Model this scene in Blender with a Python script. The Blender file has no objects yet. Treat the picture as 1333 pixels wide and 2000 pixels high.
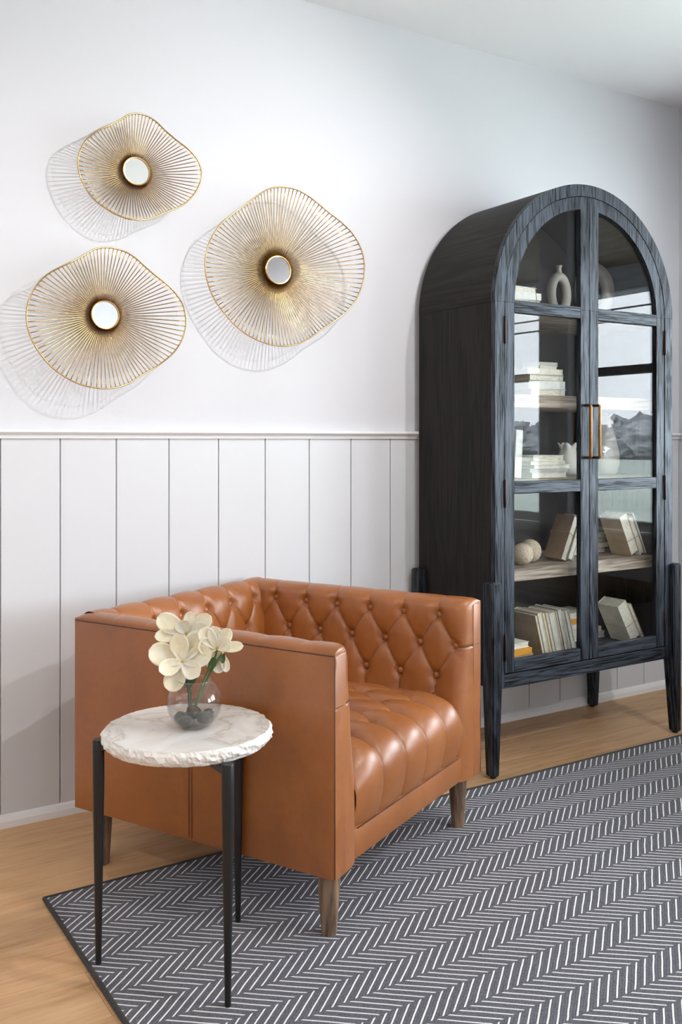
import bpy, bmesh, math, random
from mathutils import Vector, Matrix, noise
random.seed(7)
sc = bpy.context.scene
COL = sc.collection
PI = math.pi
# ------------------------------------------------------------------ camera
CAMX, CAMY, CAMZ = 0.0, -2.942, 1.161
TH = math.radians(32.26)
FPX = 1848.0
cam = bpy.data.cameras.new('camera')
cam.sensor_fit = 'HORIZONTAL'
cam.sensor_width = 36.0
cam.lens = FPX * 36.0 / 1333.0
cam.shift_y = -140.0 / 1333.0
cam.clip_start = 0.05
co = bpy.data.objects.new('camera', cam)
COL.objects.link(co)
co.location = (CAMX, CAMY, CAMZ)
co.rotation_euler = (PI / 2, 0, -TH)
sc.camera = co
# ------------------------------------------------------------------ world and exposure
SKY = 13.0
w = bpy.data.worlds.new('overcast_sky')
sc.world = w
w.use_nodes = True
bg = w.node_tree.nodes['Background']
bg.inputs[0].default_value = (0.89, 0.935, 1.0, 1)
bg.inputs[1].default_value = SKY
sc.view_settings.view_transform = 'Standard'
sc.view_settings.look = 'None'
sc.view_settings.gamma = 1.0
sc.view_settings.use_curve_mapping = False
sc.view_settings.exposure = 0.52
sc.cycles.use_denoising = True
sc.cycles.max_bounces = 10
sc.cycles.transparent_max_bounces = 24
sc.cycles.sample_clamp_indirect = 6.0

RX = 3.756            # right wall
LX = -1.9             # left wall
FY = -5.4             # wall behind the camera
CEIL = 2.739
WIN = [(-0.62, -1.62), (-1.84, -3.30), (-3.55, -5.0)]
WZ0, WZ1 = 0.70, 2.42
for a, b in WIN:      # daylight portals in the window openings
    L = bpy.data.lights.new('window_portal', 'AREA')
    L.shape = 'RECTANGLE'
    L.size = WZ1 - WZ0
    L.size_y = a - b
    L.cycles.is_portal = True
    o = bpy.data.objects.new('window_portal', L)
    COL.objects.link(o)
    o.location = (RX + 0.17, (a + b) / 2, (WZ0 + WZ1) / 2)
    o.rotation_euler = (0, PI / 2, 0)
LAMPS = [  # x, y, power, colour, aim point (None: straight down), cone
    (2.10, -1.75, 8.8, (1.0, 0.97, 0.95), (1.20, 0.0, 1.50), 84),
    (-1.25, -1.95, 5.5, (1.0, 0.89, 0.76), None, 176),
    (2.42, -2.95, 11.0, (1.0, 0.97, 0.96), None, 176),  # added fill lamp, placed to brighten the right of the back wall
    (-1.25, -4.3, 2.6, (1.0, 0.97, 0.96), None, 176),  # unseen rear lamp, added for ambient fill on the walls
    (0.65, -4.3, 2.6, (1.0, 0.97, 0.96), None, 176),  # unseen rear lamp, ambient fill like the one before
]

# ------------------------------------------------------------------ helpers
def tag(o, label=None, cat=None, group=None, kind=None):
    if label: o['label'] = label
    if cat: o['category'] = cat
    if group: o['group'] = group
    if kind: o['kind'] = kind
    return o

def empty(name, loc=(0, 0, 0), rz=0.0, parent=None):
    o = bpy.data.objects.new(name, None)
    COL.objects.link(o)
    o.empty_display_size = 0.05
    o.location = loc
    o.rotation_euler = (0, 0, rz)
    if parent: o.parent = parent
    return o

def link(name, me, mats, parent=None, loc=None, rot=None):
    if not isinstance(mats, (list, tuple)): mats = [mats]
    if not me.materials:
        for m in mats: me.materials.append(m)
    o = bpy.data.objects.new(name, me)
    COL.objects.link(o)
    if parent: o.parent = parent
    if loc is not None: o.location = loc
    if rot is not None: o.rotation_euler = rot
    return o

def obj(name, bm, mats, parent=None, smooth=False, loc=None, rot=None, recalc=True):
    if recalc: bmesh.ops.recalc_face_normals(bm, faces=bm.faces)
    me = bpy.data.meshes.new(name)
    bm.to_mesh(me)
    bm.free()
    if smooth == 'auto':
        me.shade_smooth()
        me.set_sharp_from_angle(angle=math.radians(38))
    elif smooth:
        me.shade_smooth()
    return link(name, me, mats, parent, loc, rot)

def B(): return bmesh.new()

def box(bm, x0, x1, y0, y1, z0, z1, bev=0.0, mi=0, seg=1, mat=None):
    r = bmesh.ops.create_cube(bm, size=1.0)
    vs = r['verts']
    for v in vs:
        v.co = Vector(((x0 + x1) / 2 + v.co.x * (x1 - x0), (y0 + y1) / 2 + v.co.y * (y1 - y0), (z0 + z1) / 2 + v.co.z * (z1 - z0)))
    fs = list({f for v in vs for f in v.link_faces})
    for f in fs: f.material_index = mi
    if bev:
        es = list({e for v in vs for e in v.link_edges})
        bmesh.ops.bevel(bm, geom=es, offset=bev, segments=seg, affect='EDGES', profile=0.5, material=-1)
    return vs

def boxobj(name, d, mats, parent=None, bev=0.0, seg=1, loc=None, rot=None, smooth=False):
    bm = B()
    box(bm, *d, bev=bev, seg=seg)
    return obj(name, bm, mats, parent, smooth, loc, rot)

def lathe(bm, prof, n=32, c=(0, 0, 0), cap0=True, cap1=True, fn=None, mi=0):
    rings = []
    for k, (r, z) in enumerate(prof):
        row = []
        for i in range(n):
            a = 2 * PI * i / n
            rr, zz = (r, z) if fn is None else fn(r, z, a, k)
            row.append(bm.verts.new((c[0] + rr * math.cos(a), c[1] + rr * math.sin(a), c[2] + zz)))
        rings.append(row)
    for a, b in zip(rings, rings[1:]):
        for i in range(n):
            f = bm.faces.new((a[i], a[(i + 1) % n], b[(i + 1) % n], b[i])); f.material_index = mi
    if cap0: bm.faces.new(rings[0][::-1]).material_index = mi
    if cap1: bm.faces.new(rings[-1]).material_index = mi
    return rings

def tube(bm, pts, rad, n=8, closed=False, caps=True):
    pts = [Vector(p) for p in pts]
    m = len(pts)
    rads = rad if isinstance(rad, (list, tuple)) else [rad] * m
    rings = []
    prev = None
    for i, p in enumerate(pts):
        if closed: t = pts[(i + 1) % m] - pts[i - 1]
        else: t = pts[min(i + 1, m - 1)] - pts[max(i - 1, 0)]
        t.normalize()
        if prev is None:
            ref = Vector((0, 0, 1)) if abs(t.z) < 0.9 else Vector((1, 0, 0))
            a = t.cross(ref).normalized()
        else:
            a = (prev - t * prev.dot(t)).normalized()
        prev = a
        b = t.cross(a)
        rings.append([bm.verts.new(p + (a * math.cos(2 * PI * k / n) + b * math.sin(2 * PI * k / n)) * rads[i]) for k in range(n)])
    pairs = list(zip(rings, rings[1:]))
    if closed: pairs.append((rings[-1], rings[0]))
    for a, b in pairs:
        for k in range(n):
            bm.faces.new((a[k], a[(k + 1) % n], b[(k + 1) % n], b[k]))
    if caps and not closed:
        bm.faces.new(rings[0][::-1]); bm.faces.new(rings[-1])

def grid(bm, P, close=False):
    """P[i][j] points -> faces"""
    V = [[bm.verts.new(p) for p in row] for row in P]
    for i in range(len(V) - 1):
        for j in range(len(V[0]) - 1):
            bm.faces.new((V[i][j], V[i + 1][j], V[i + 1][j + 1], V[i][j + 1]))
    return V

def shell(bm, P, N, th):
    """thin closed shell from a grid of points and normals"""
    ni, nj = len(P), len(P[0])
    A = [[bm.verts.new(P[i][j] + N[i][j] * th / 2) for j in range(nj)] for i in range(ni)]
    C = [[bm.verts.new(P[i][j] - N[i][j] * th / 2) for j in range(nj)] for i in range(ni)]
    for i in range(ni - 1):
        for j in range(nj - 1):
            bm.faces.new((A[i][j], A[i + 1][j], A[i + 1][j + 1], A[i][j + 1]))
            bm.faces.new((C[i][j], C[i][j + 1], C[i + 1][j + 1], C[i + 1][j]))
    for i in range(ni - 1):
        bm.faces.new((A[i][0], C[i][0], C[i + 1][0], A[i + 1][0]))
        bm.faces.new((A[i][-1], A[i + 1][-1], C[i + 1][-1], C[i][-1]))
    for j in range(nj - 1):
        bm.faces.new((A[0][j], A[0][j + 1], C[0][j + 1], C[0][j]))
        bm.faces.new((A[-1][j], C[-1][j], C[-1][j + 1], A[-1][j + 1]))

def prism(bm, poly, y0, y1, mi=0):
    """polygon in x,z extruded along y"""
    a = [bm.verts.new((x, y0, z)) for x, z in poly]
    b = [bm.verts.new((x, y1, z)) for x, z in poly]
    n = len(poly)
    bm.faces.new(a).material_index = mi
    bm.faces.new(b[::-1]).material_index = mi
    for i in range(n):
        bm.faces.new((a[i], b[i], b[(i + 1) % n], a[(i + 1) % n])).material_index = mi

def strip(bm, outer, inner, y0, y1, mi=0):
    """band between two x,z polylines, extruded along y"""
    n = len(outer)
    V = [[bm.verts.new((p[0], y, p[1])) for p in L] for L in (outer, inner) for y in (y0, y1)]
    o0, o1, i0, i1 = V
    for k in range(n - 1):
        for q in ((o0[k], o0[k + 1], i0[k + 1], i0[k]), (o1[k], i1[k], i1[k + 1], o1[k + 1]),
                  (o0[k], o1[k], o1[k + 1], o0[k + 1]), (i0[k], i0[k + 1], i1[k + 1], i1[k])):
            bm.faces.new(q).material_index = mi
    for k in (0, n - 1):
        bm.faces.new((o0[k], i0[k], i1[k], o1[k])).material_index = mi

# ------------------------------------------------------------------ materials
class NT:
    def __init__(s, name):
        s.m = bpy.data.materials.new(name)
        s.m.use_nodes = True
        s.t = s.m.node_tree
        s.b = s.t.nodes['Principled BSDF']
        s.out = s.t.nodes['Material Output']
    def n(s, typ, **kw):
        nd = s.t.nodes.new(typ)
        for k, v in kw.items(): setattr(nd, k, v)
        return nd
    def l(s, a, b): s.t.links.new(a, b)
    def set(s, col=None, rough=None, metal=None, spec=None, **kw):
        if col is not None: s.b.inputs['Base Color'].default_value = (*col, 1)
        if rough is not None: s.b.inputs['Roughness'].default_value = rough
        if metal is not None: s.b.inputs['Metallic'].default_value = metal
        if spec is not None: s.b.inputs['Specular IOR Level'].default_value = spec
        for k, v in kw.items(): s.b.inputs[k.replace('_', ' ')].default_value = v
        return s
    def coords(s, scale=(1, 1, 1), kind='Object', rand=False):
        tc = s.n('ShaderNodeTexCoord')
        mp = s.n('ShaderNodeMapping')
        mp.inputs['Scale'].default_value = scale
        if rand:
            oi = s.n('ShaderNodeObjectInfo')
            mu = s.n('ShaderNodeMath', operation='MULTIPLY'); mu.inputs[1].default_value = 37.0
            s.l(oi.outputs['Random'], mu.inputs[0])
            ad = s.n('ShaderNodeVectorMath', operation='ADD')
            s.l(tc.outputs[kind], ad.inputs[0]); s.l(mu.outputs[0], ad.inputs[1])
            s.l(ad.outputs[0], mp.inputs['Vector'])
        else:
            s.l(tc.outputs[kind], mp.inputs['Vector'])
        return mp.outputs[0]
    def noise(s, vec, scale=5, detail=3, rough=0.5, dist=0.0):
        nd = s.n('ShaderNodeTexNoise')
        nd.inputs['Scale'].default_value = scale
        nd.inputs['Detail'].default_value = detail
        nd.inputs['Roughness'].default_value = rough
        nd.inputs['Distortion'].default_value = dist
        s.l(vec, nd.inputs['Vector'])
        return nd.outputs['Fac']
    def ramp(s, fac, stops):
        r = s.n('ShaderNodeValToRGB')
        e = r.color_ramp.elements
        while len(e) < len(stops): e.new(0.5)
        for q, (p, c) in zip(e, stops):
            q.position = p
            q.color = (*c, 1) if len(c) == 3 else c
        s.l(fac, r.inputs[0])
        return r.outputs[0]
    def mix(s, a, b, fac, typ='MIX'):
        m = s.n('ShaderNodeMix', data_type='RGBA', blend_type=typ)
        for v, i in ((fac, 0), (a, 6), (b, 7)):
            if hasattr(v, 'is_linked'): s.l(v, m.inputs[i])
            elif isinstance(v, (int, float)): m.inputs[i].default_value = v
            else: m.inputs[i].default_value = (*v, 1)
        return m.outputs[2]
    def math(s, op, a, b=0.0):
        m = s.n('ShaderNodeMath', operation=op)
        for v, i in ((a, 0), (b, 1)):
            if hasattr(v, 'is_linked'): s.l(v, m.inputs[i])
            else: m.inputs[i].default_value = v
        return m.outputs[0]
    def col(s, sock): s.l(sock, s.b.inputs['Base Color']); return s
    def rgh(s, sock): s.l(sock, s.b.inputs['Roughness']); return s
    def bump(s, h, strength=0.2, dist=0.01):
        b = s.n('ShaderNodeBump')
        b.inputs['Strength'].default_value = strength
        b.inputs['Distance'].default_value = dist
        s.l(h, b.inputs['Height'])
        s.l(b.outputs[0], s.b.inputs['Normal'])
        return s

def m_plain(name, col, rough=0.5, metal=0.0, spec=0.5, nz=0.0, nscale=40, bump=0.0):
    t = NT(name).set(col, rough, metal, spec)
    if nz or bump:
        f = t.noise(t.coords(), nscale, 4)
        if nz:
            t.col(t.ramp(f, [(0.3, tuple(c * (1 - nz) for c in col)), (0.7, tuple(min(1, c * (1 + nz)) for c in col))]))
        if bump: t.bump(f, bump, 0.002)
    return t.m

def m_wood(name, c0, c1, axis='z', rough=0.55, bump=0.3, fine=70, rand=True, spec=0.5, big=6, pores=0.0):
    t = NT(name).set(rough=rough, spec=spec)
    lo, hi = 0.05, 1.0
    s = {'x': (lo, hi, hi), 'y': (hi, lo, hi), 'z': (hi, hi, lo)}[axis]
    v = t.coords(s, rand=rand)
    f1 = t.noise(v, fine, 3, 0.6)
    s2 = {'x': (0.09, 1, 1), 'y': (1, 0.09, 1), 'z': (1, 1, 0.09)}[axis]
    v2 = t.coords(s2, rand=rand)
    f2 = t.noise(v2, big, 4, 0.55, 1.2)
    rings = t.math('SINE', t.math('MULTIPLY', f2, 60.0))
    g = t.math('ADD', t.math('MULTIPLY', f1, 0.75), t.math('MULTIPLY', rings, 0.10))
    c = t.ramp(g, [(0.24, c0), (0.52, c1)])
    if pores:
        s3 = {'x': (0.028, 1, 1), 'y': (1, 0.028, 1), 'z': (1, 1, 0.028)}[axis]
        f3 = t.noise(t.coords(s3, rand=rand), 330, 2, 0.5)
        g3 = t.math('ADD', f3, t.math('MULTIPLY', rings, 0.05))
        pm_ = t.ramp(g3, [(0.40, (0, 0, 0)), (0.50, (1, 1, 1))])      # 0 in an open pore
        c = t.mix(c0, c, pm_)
        t.l(t.math('MULTIPLY', t.math('ADD', t.math('MULTIPLY', pm_, 0.7), 0.3), pores), t.b.inputs['Specular IOR Level'])
        g = t.math('ADD', g, t.math('MULTIPLY', pm_, 0.3))
        t.b.inputs['Specular Tint'].default_value = (0.78, 0.88, 1.0, 1)  # blue of the sky's sheen put into the specular tint
    t.col(c)
    t.bump(g, bump, 0.004)
    return t.m

M = {}
M['wall'] = m_plain('wall_paint', (0.655, 0.662, 0.700), 0.72, spec=0.25, bump=0.04, nscale=260)
M['ceiling'] = m_plain('ceiling_paint', (0.88, 0.88, 0.90), 0.85, spec=0.2, bump=0.05, nscale=200)
M['board'] = m_plain('wainscot_paint', (0.660, 0.675, 0.705), 0.38, spec=0.4)
M['trim'] = m_plain('trim_paint', (0.86, 0.865, 0.875), 0.35, spec=0.4)
M['oakblack_v'] = m_wood('black_oak_vertical', (0.003, 0.0034, 0.004), (0.034, 0.042, 0.058), 'z', 0.44, 0.35, 120, pores=0.55)  # both front oaks: blue-grey of the sky reflection put into the colour
M['oakblack_h'] = m_wood('black_oak_horizontal', (0.003, 0.0034, 0.004), (0.034, 0.042, 0.058), 'x', 0.44, 0.35, 120, pores=0.55)
M['oakside'] = m_wood('black_oak_veneer', (0.006, 0.0055, 0.005), (0.017, 0.0145, 0.012), 'z', 0.6, 0.10, 90, spec=0.25)
M['oakside_y'] = m_wood('black_oak_veneer_top', (0.008, 0.007, 0.006), (0.021, 0.018, 0.014), 'y', 0.6, 0.10, 90, spec=0.25)
M['inner'] = m_plain('cabinet_interior', (0.020, 0.019, 0.020), 0.6, nz=0.2)
M['shelf'] = m_wood('shelf_oak', (0.16, 0.115, 0.085), (0.46, 0.37, 0.29), 'x', 0.6, 0.2, 90)
M['legoak'] = m_wood('weathered_oak', (0.11, 0.065, 0.04), (0.30, 0.195, 0.125), 'z', 0.5, 0.2, 120)
M['blackmetal'] = m_plain('black_iron', (0.010, 0.010, 0.011), 0.38, spec=0.45, bump=0.12, nscale=90)
M['bronze'] = m_plain('bronze', (0.36, 0.16, 0.06), 0.32, 1.0, nz=0.15, nscale=60)
M['hinge'] = m_plain('dark_hinge', (0.05, 0.035, 0.03), 0.4, 1.0)
M['brass'] = m_plain('brass_wire', (0.50, 0.34, 0.15), 0.26, 1.0, nz=0.1, nscale=30)
M['mirror'] = m_plain('mirror', (0.92, 0.93, 0.94), 0.015, 1.0)
M['white'] = m_plain('white_plastic', (0.8, 0.8, 0.8), 0.4)
M['ceramic'] = m_plain('matte_ceramic', (0.66, 0.64, 0.60), 0.55, nz=0.06, nscale=25, bump=0.05)
M['ceramic2'] = m_plain('grey_ceramic', (0.42, 0.39, 0.35), 0.6, nz=0.08, nscale=25, bump=0.05)
M['twine'] = m_plain('jute_twine', (0.42, 0.30, 0.17), 0.85, nz=0.2, nscale=300)
M['pebble'] = m_plain('river_pebble', (0.075, 0.075, 0.070), 0.45, nz=0.5, nscale=140)
M['stem'] = m_plain('green_stem', (0.06, 0.13, 0.035), 0.45, nz=0.25, nscale=60)
M['leaf'] = m_plain('green_leaf', (0.05, 0.10, 0.03), 0.4, nz=0.25, nscale=60)
M['darkstem'] = m_plain('dark_stem', (0.035, 0.04, 0.035), 0.5)
M['asphalt'] = m_plain('black_frame_paint', (0.015, 0.015, 0.017), 0.4)
M['hinge_grey'] = m_plain('sash_grey', (0.20, 0.20, 0.21), 0.5)
M['rubber'] = m_plain('rubber_foot', (0.01, 0.008, 0.008), 0.7)

def m_glass(name, f0=0.042, tint=(0.97, 0.985, 0.98), gain=1.0):
    t = NT(name)
    geo = t.n('ShaderNodeNewGeometry')
    dt = t.n('ShaderNodeVectorMath', operation='DOT_PRODUCT')
    t.l(geo.outputs['Incoming'], dt.inputs[0]); t.l(geo.outputs['Normal'], dt.inputs[1])
    c = t.math('ABSOLUTE', dt.outputs['Value'])
    p = t.math('POWER', t.math('SUBTRACT', 1.0, c), 5.0)
    F = t.math('MULTIPLY', t.math('ADD', t.math('MULTIPLY', p, 1 - f0), f0), gain)
    tr = t.n('ShaderNodeBsdfTransparent'); tr.inputs[0].default_value = (*tint, 1)
    gl = t.n('ShaderNodeBsdfGlossy'); gl.inputs['Roughness'].default_value = 0.0
    mx = t.n('ShaderNodeMixShader')
    t.l(F, mx.inputs[0]); t.l(tr.outputs[0], mx.inputs[1]); t.l(gl.outputs[0], mx.inputs[2])
    t.l(mx.outputs[0], t.out.inputs[0])
    return t.m
M['glass'] = m_glass('cabinet_glass', 0.04, gain=0.70)
M['winglass'] = m_glass('window_glass', 0.03, (0.98, 0.99, 0.99), 0.6)
M['bowl'] = m_glass('bowl_glass', 0.05, (0.985, 0.985, 0.985))

def m_leather():
    t = NT('cognac_leather').set(rough=0.40, spec=0.5)
    v = t.coords()
    f = t.noise(v, 3.2, 5, 0.6, 0.5)
    c = t.ramp(f, [(0.28, (0.255, 0.076, 0.011)), (0.55, (0.340, 0.109, 0.019)), (0.78, (0.405, 0.143, 0.035))])
    sp = t.noise(v, 60, 4, 0.7)
    c = t.mix(c, t.ramp(sp, [(0.35, (0.78, 0.78, 0.78)), (0.6, (1, 1, 1))]), 0.35, 'MULTIPLY')
    vo = t.n('ShaderNodeTexVoronoi'); vo.inputs['Scale'].default_value = 420; t.l(v, vo.inputs['Vector'])
    t.col(c)
    t.rgh(t.ramp(f, [(0.3, (0.31,) * 3), (0.7, (0.40,) * 3)]))
    h = t.math('ADD', t.math('MULTIPLY', vo.outputs['Distance'], 0.12), t.math('MULTIPLY', t.noise(v, 9, 3), 1.0))
    t.b.inputs['Coat Weight'].default_value = 0.40
    t.b.inputs['Coat Roughness'].default_value = 0.46
    t.b.inputs['Coat IOR'].default_value = 1.7
    t.bump(h, 0.12, 0.006)
    return t.m
M['leather'] = m_leather()
M['seam'] = m_plain('leather_seam', (0.075, 0.024, 0.010), 0.55)
M['stitch'] = m_plain('leather_stitch', (0.17, 0.060, 0.024), 0.55)

def m_marble():
    t = NT('white_marble').set(rough=0.12, spec=0.5)
    v = t.coords()
    f = t.noise(v, 4.5, 6, 0.6, 1.6)
    vein = t.math('ABSOLUTE', t.math('SUBTRACT', f, 0.5))
    c = t.ramp(vein, [(0.0, (0.62, 0.58, 0.53)), (0.03, (0.78, 0.76, 0.72)), (0.09, (0.84, 0.83, 0.81))])
    f2 = t.noise(v, 9, 4, 0.6, 0.5)
    c = t.mix(c, t.ramp(f2, [(0.35, (0.90, 0.87, 0.82)), (0.62, (1, 1, 1))]), 0.6, 'MULTIPLY')
    t.col(c)
    return t.m
M['marble'] = m_marble()
M['marble_rough'] = m_plain('chiselled_marble', (0.80, 0.78, 0.74), 0.55, nz=0.06, nscale=50, bump=0.5)

def m_floor():
    t = NT('oak_plank').set(rough=0.42, spec=0.4)
    v = t.coords((0.10, 1, 1), rand=True)
    f1 = t.noise(v, 55, 4, 0.65)
    v2 = t.coords((0.16, 1, 1), rand=True)
    f2 = t.noise(v2, 7, 4, 0.6, 1.0)
    g = t.math('ADD', t.math('MULTIPLY', f1, 0.5), t.math('MULTIPLY', f2, 0.5))
    c = t.ramp(g, [(0.30, (0.40, 0.225, 0.105)), (0.50, (0.66, 0.405, 0.210)), (0.68, (0.76, 0.510, 0.290))])
    oi = t.n('ShaderNodeObjectInfo')
    tone = t.ramp(oi.outputs['Random'], [(0.0, (0.86, 0.86, 0.87)), (0.5, (0.97, 0.96, 0.95)), (1.0, (1.06, 1.03, 1.0))])
    t.col(t.mix(c, tone, 1.0, 'MULTIPLY'))
    t.bump(f1, 0.06, 0.002)
    return t.m
M['floor'] = m_floor()
M['subfloor'] = m_plain('subfloor', (0.10, 0.065, 0.04), 0.9)

def m_rug():
    t = NT('herringbone_rug').set(rough=0.95, spec=0.1)
    tc = t.n('ShaderNodeTexCoord')
    sx = t.n('ShaderNodeSeparateXYZ'); t.l(tc.outputs['Object'], sx.inputs[0])
    X, Y = sx.outputs[0], sx.outputs[1]
    # wobble of the weave
    wn = t.noise(tc.outputs['Object'], 14, 2)
    X = t.math('ADD', X, t.math('MULTIPLY', t.math('SUBTRACT', wn, 0.5), 0.006))
    band = 0.0717
    q = t.math('DIVIDE', t.math('ADD', Y, 1.3080), band)           # 0..1 is a band where lines lean to +x with +y
    tri = t.math('PINGPONG', q, 1.0)
    par = t.math('MODULO', t.math('ADD', t.math('FLOOR', q), 200.0), 2.0)   # 0 even, 1 odd
    xs = t.math('SUBTRACT', X, t.math('MULTIPLY', tri, 0.0857))
    xs = t.math('ADD', xs, t.math('MULTIPLY', par, -0.0128))
    fr = t.math('FRACT', t.math('ADD', t.math('DIVIDE', t.math('SUBTRACT', xs, 1.4668), 0.02857), 100.5))
    d = t.math('ABSOLUTE', t.math('SUBTRACT', fr, 0.5))            # 0 on a line
    edge = t.math('ABSOLUTE', t.math('SUBTRACT', t.math('FRACT', q), 0.5))
    fine = t.noise(tc.outputs['Object'], 900, 2)
    dw = t.math('ADD', d, t.math('MULTIPLY', t.math('SUBTRACT', fine, 0.5), 0.06))
    line = t.ramp(dw, [(0.082, (1, 1, 1)), (0.112, (0, 0, 0))])
    cut = t.ramp(edge, [(0.475, (1, 1, 1)), (0.485, (0, 0, 0))])
    lm = t.math('MULTIPLY', line, cut)
    yarn = t.noise(tc.outputs['Object'], 520, 3, 0.7)
    base = t.ramp(yarn, [(0.30, (0.040, 0.041, 0.049)), (0.70, (0.245, 0.250, 0.285))])
    white = t.ramp(yarn, [(0.25, (0.74, 0.74, 0.75)), (0.6, (0.95, 0.95, 0.95))])
    t.col(t.mix(base, white, lm))
    rib = t.math('SINE', t.math('MULTIPLY', fr, 2 * PI * 3))
    h = t.math('ADD', t.math('MULTIPLY', rib, 0.25), t.math('MULTIPLY', yarn, 0.8))
    t.bump(h, 0.5, 0.003)
    return t.m
M['rug'] = m_rug()
M['binding'] = m_plain('rug_binding', (0.050, 0.050, 0.050), 0.9, nz=0.3, nscale=300, bump=0.3)

def m_petal():
    t = NT('cream_petal').set((0.84, 0.78, 0.60), 0.45, spec=0.35)
    v = t.coords()
    f = t.noise(v, 22, 3)
    t.col(t.ramp(f, [(0.35, (0.80, 0.73, 0.53)), (0.6, (0.84, 0.80, 0.67))]))
    t.b.inputs['Subsurface Weight'].default_value = 0.25
    t.b.inputs['Subsurface Radius'].default_value = (0.01, 0.008, 0.004)
    t.b.inputs['Subsurface Scale'].default_value = 0.5
    return t.m
M['petal'] = m_petal()
M['pistil'] = m_plain('flower_heart', (0.55, 0.40, 0.10), 0.6)

M['water'] = m_glass('water', 0.05, (0.86, 0.87, 0.86))

def m_book(name, col):
    t = NT(name).set(rough=0.75, spec=0.2)
    v = t.coords(rand=True)
    f = t.noise(v, 25, 5, 0.65)
    t.col(t.ramp(f, [(0.28, tuple(c * 0.80 for c in col)), (0.6, col)]))
    t.bump(t.noise(v, 120, 3), 0.15, 0.002)
    return t.m
M['pages'] = None
def m_pages():
    t = NT('page_edges').set(rough=0.85, spec=0.1)
    v = t.coords((60, 60, 900), rand=True)
    f = t.noise(v, 1.0, 2)
    t.col(t.ramp(f, [(0.3, (0.52, 0.46, 0.36)), (0.6, (0.88, 0.84, 0.74))]))
    t.bump(f, 0.3, 0.001)
    return t.m
M['pages'] = m_pages()
BK = {k: m_book('book_' + k, c) for k, c in dict(
    white=(0.90, 0.90, 0.88), cream=(0.84, 0.79, 0.68), tan=(0.52, 0.40, 0.26), orange=(0.80, 0.36, 0.05),
    mustard=(0.62, 0.42, 0.08), brown=(0.24, 0.13, 0.07), kraft=(0.33, 0.21, 0.12), grey=(0.55, 0.53, 0.50), black=(0.03, 0.03, 0.032)).items()}

# ------------------------------------------------------------------ floor
fl = boxobj('floor', (LX - 0.2, RX + 0.2, FY - 0.2, 0.2, -0.12, -0.006), M['subfloor'])
tag(fl, kind='structure')
PWD, PLN = 0.18, 1.22
pm = None
row = 0
y = 0.0
while y > FY:
    x = LX - (row * 0.47 % PLN)
    y0 = max(y - PWD, FY)
    while x < RX:
        x0, x1 = max(x, LX), min(x + PLN, RX)
        if x1 - x0 > 0.02:
            full = abs(x1 - x0 - PLN) < 1e-4 and abs(y - y0 - PWD) < 1e-4
            if full and pm:
                link('floor_plank', pm, M['floor'], fl, loc=(x0, y0, 0))
            else:
                bm = B()
                box(bm, 0.0004, x1 - x0 - 0.0004, 0.0004, y - y0 - 0.0004, -0.008, 0.0, bev=0.0008)
                o = obj('floor_plank', bm, M['floor'], fl, loc=(x0, y0, 0))
                if full: pm = o.data
        x += PLN
    y -= PWD
    row += 1

# ------------------------------------------------------------------ walls
RAIL = 1.195
wb = boxobj('wall_back', (LX - 0.15, RX + 0.15, 0.012, 0.16, -0.1, CEIL + 0.1), M['wall'])
tag(wb, kind='structure')
up = boxobj('plaster_panel', (LX, RX, 0.0, 0.013, RAIL - 0.012, CEIL), M['wall'], wb)
PB = 0.1788
bx = 0.6495
k0 = math.floor((LX - bx) / PB)
bmesh_board = None
for k in range(k0, 40):
    x0, x1 = max(bx + k * PB, LX), min(bx + (k + 1) * PB, RX)
    if x1 - x0 < 0.01: continue
    if x1 - x0 > PB - 1e-4 and bmesh_board:
        link('wainscot_board', bmesh_board, M['board'], wb, loc=(x0, 0, 0))
    else:
        bm = B()
        box(bm, 0.0014, x1 - x0 - 0.0014, 0.0, 0.014, 0.0, RAIL - 0.018, bev=0.0015)
        o = obj('wainscot_board', bm, M['board'], wb, loc=(x0, 0, 0))
        if x1 - x0 > PB - 1e-4: bmesh_board = o.data
bm = B()
prism_pts = [(-0.026, RAIL), (-0.026, RAIL - 0.009), (-0.020, RAIL - 0.013), (-0.010, RAIL - 0.018), (-0.008, RAIL - 0.028), (0.012, RAIL - 0.028), (0.012, RAIL)]
def yprof(bm, pts, x0, x1):
    a = [bm.verts.new((x0, y, z)) for y, z in pts]; b = [bm.verts.new((x1, y, z)) for y, z in pts]
    bm.faces.new(a); bm.faces.new(b[::-1])
    for i in range(len(pts)):
        j = (i + 1) % len(pts); bm.faces.new((a[i], b[i], b[j], a[j]))
yprof(bm, prism_pts, LX, RX)
tag(obj('trim_1', bm, M['trim']), kind='structure')
bm = B()
yprof(bm, [(0.012, 0), (-0.014, 0), (-0.014, 0.020), (-0.008, 0.032), (0.0, 0.038), (0.012, 0.038)], LX, RX)
tag(obj('baseboard_back', bm, M['trim']), kind='structure')

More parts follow.
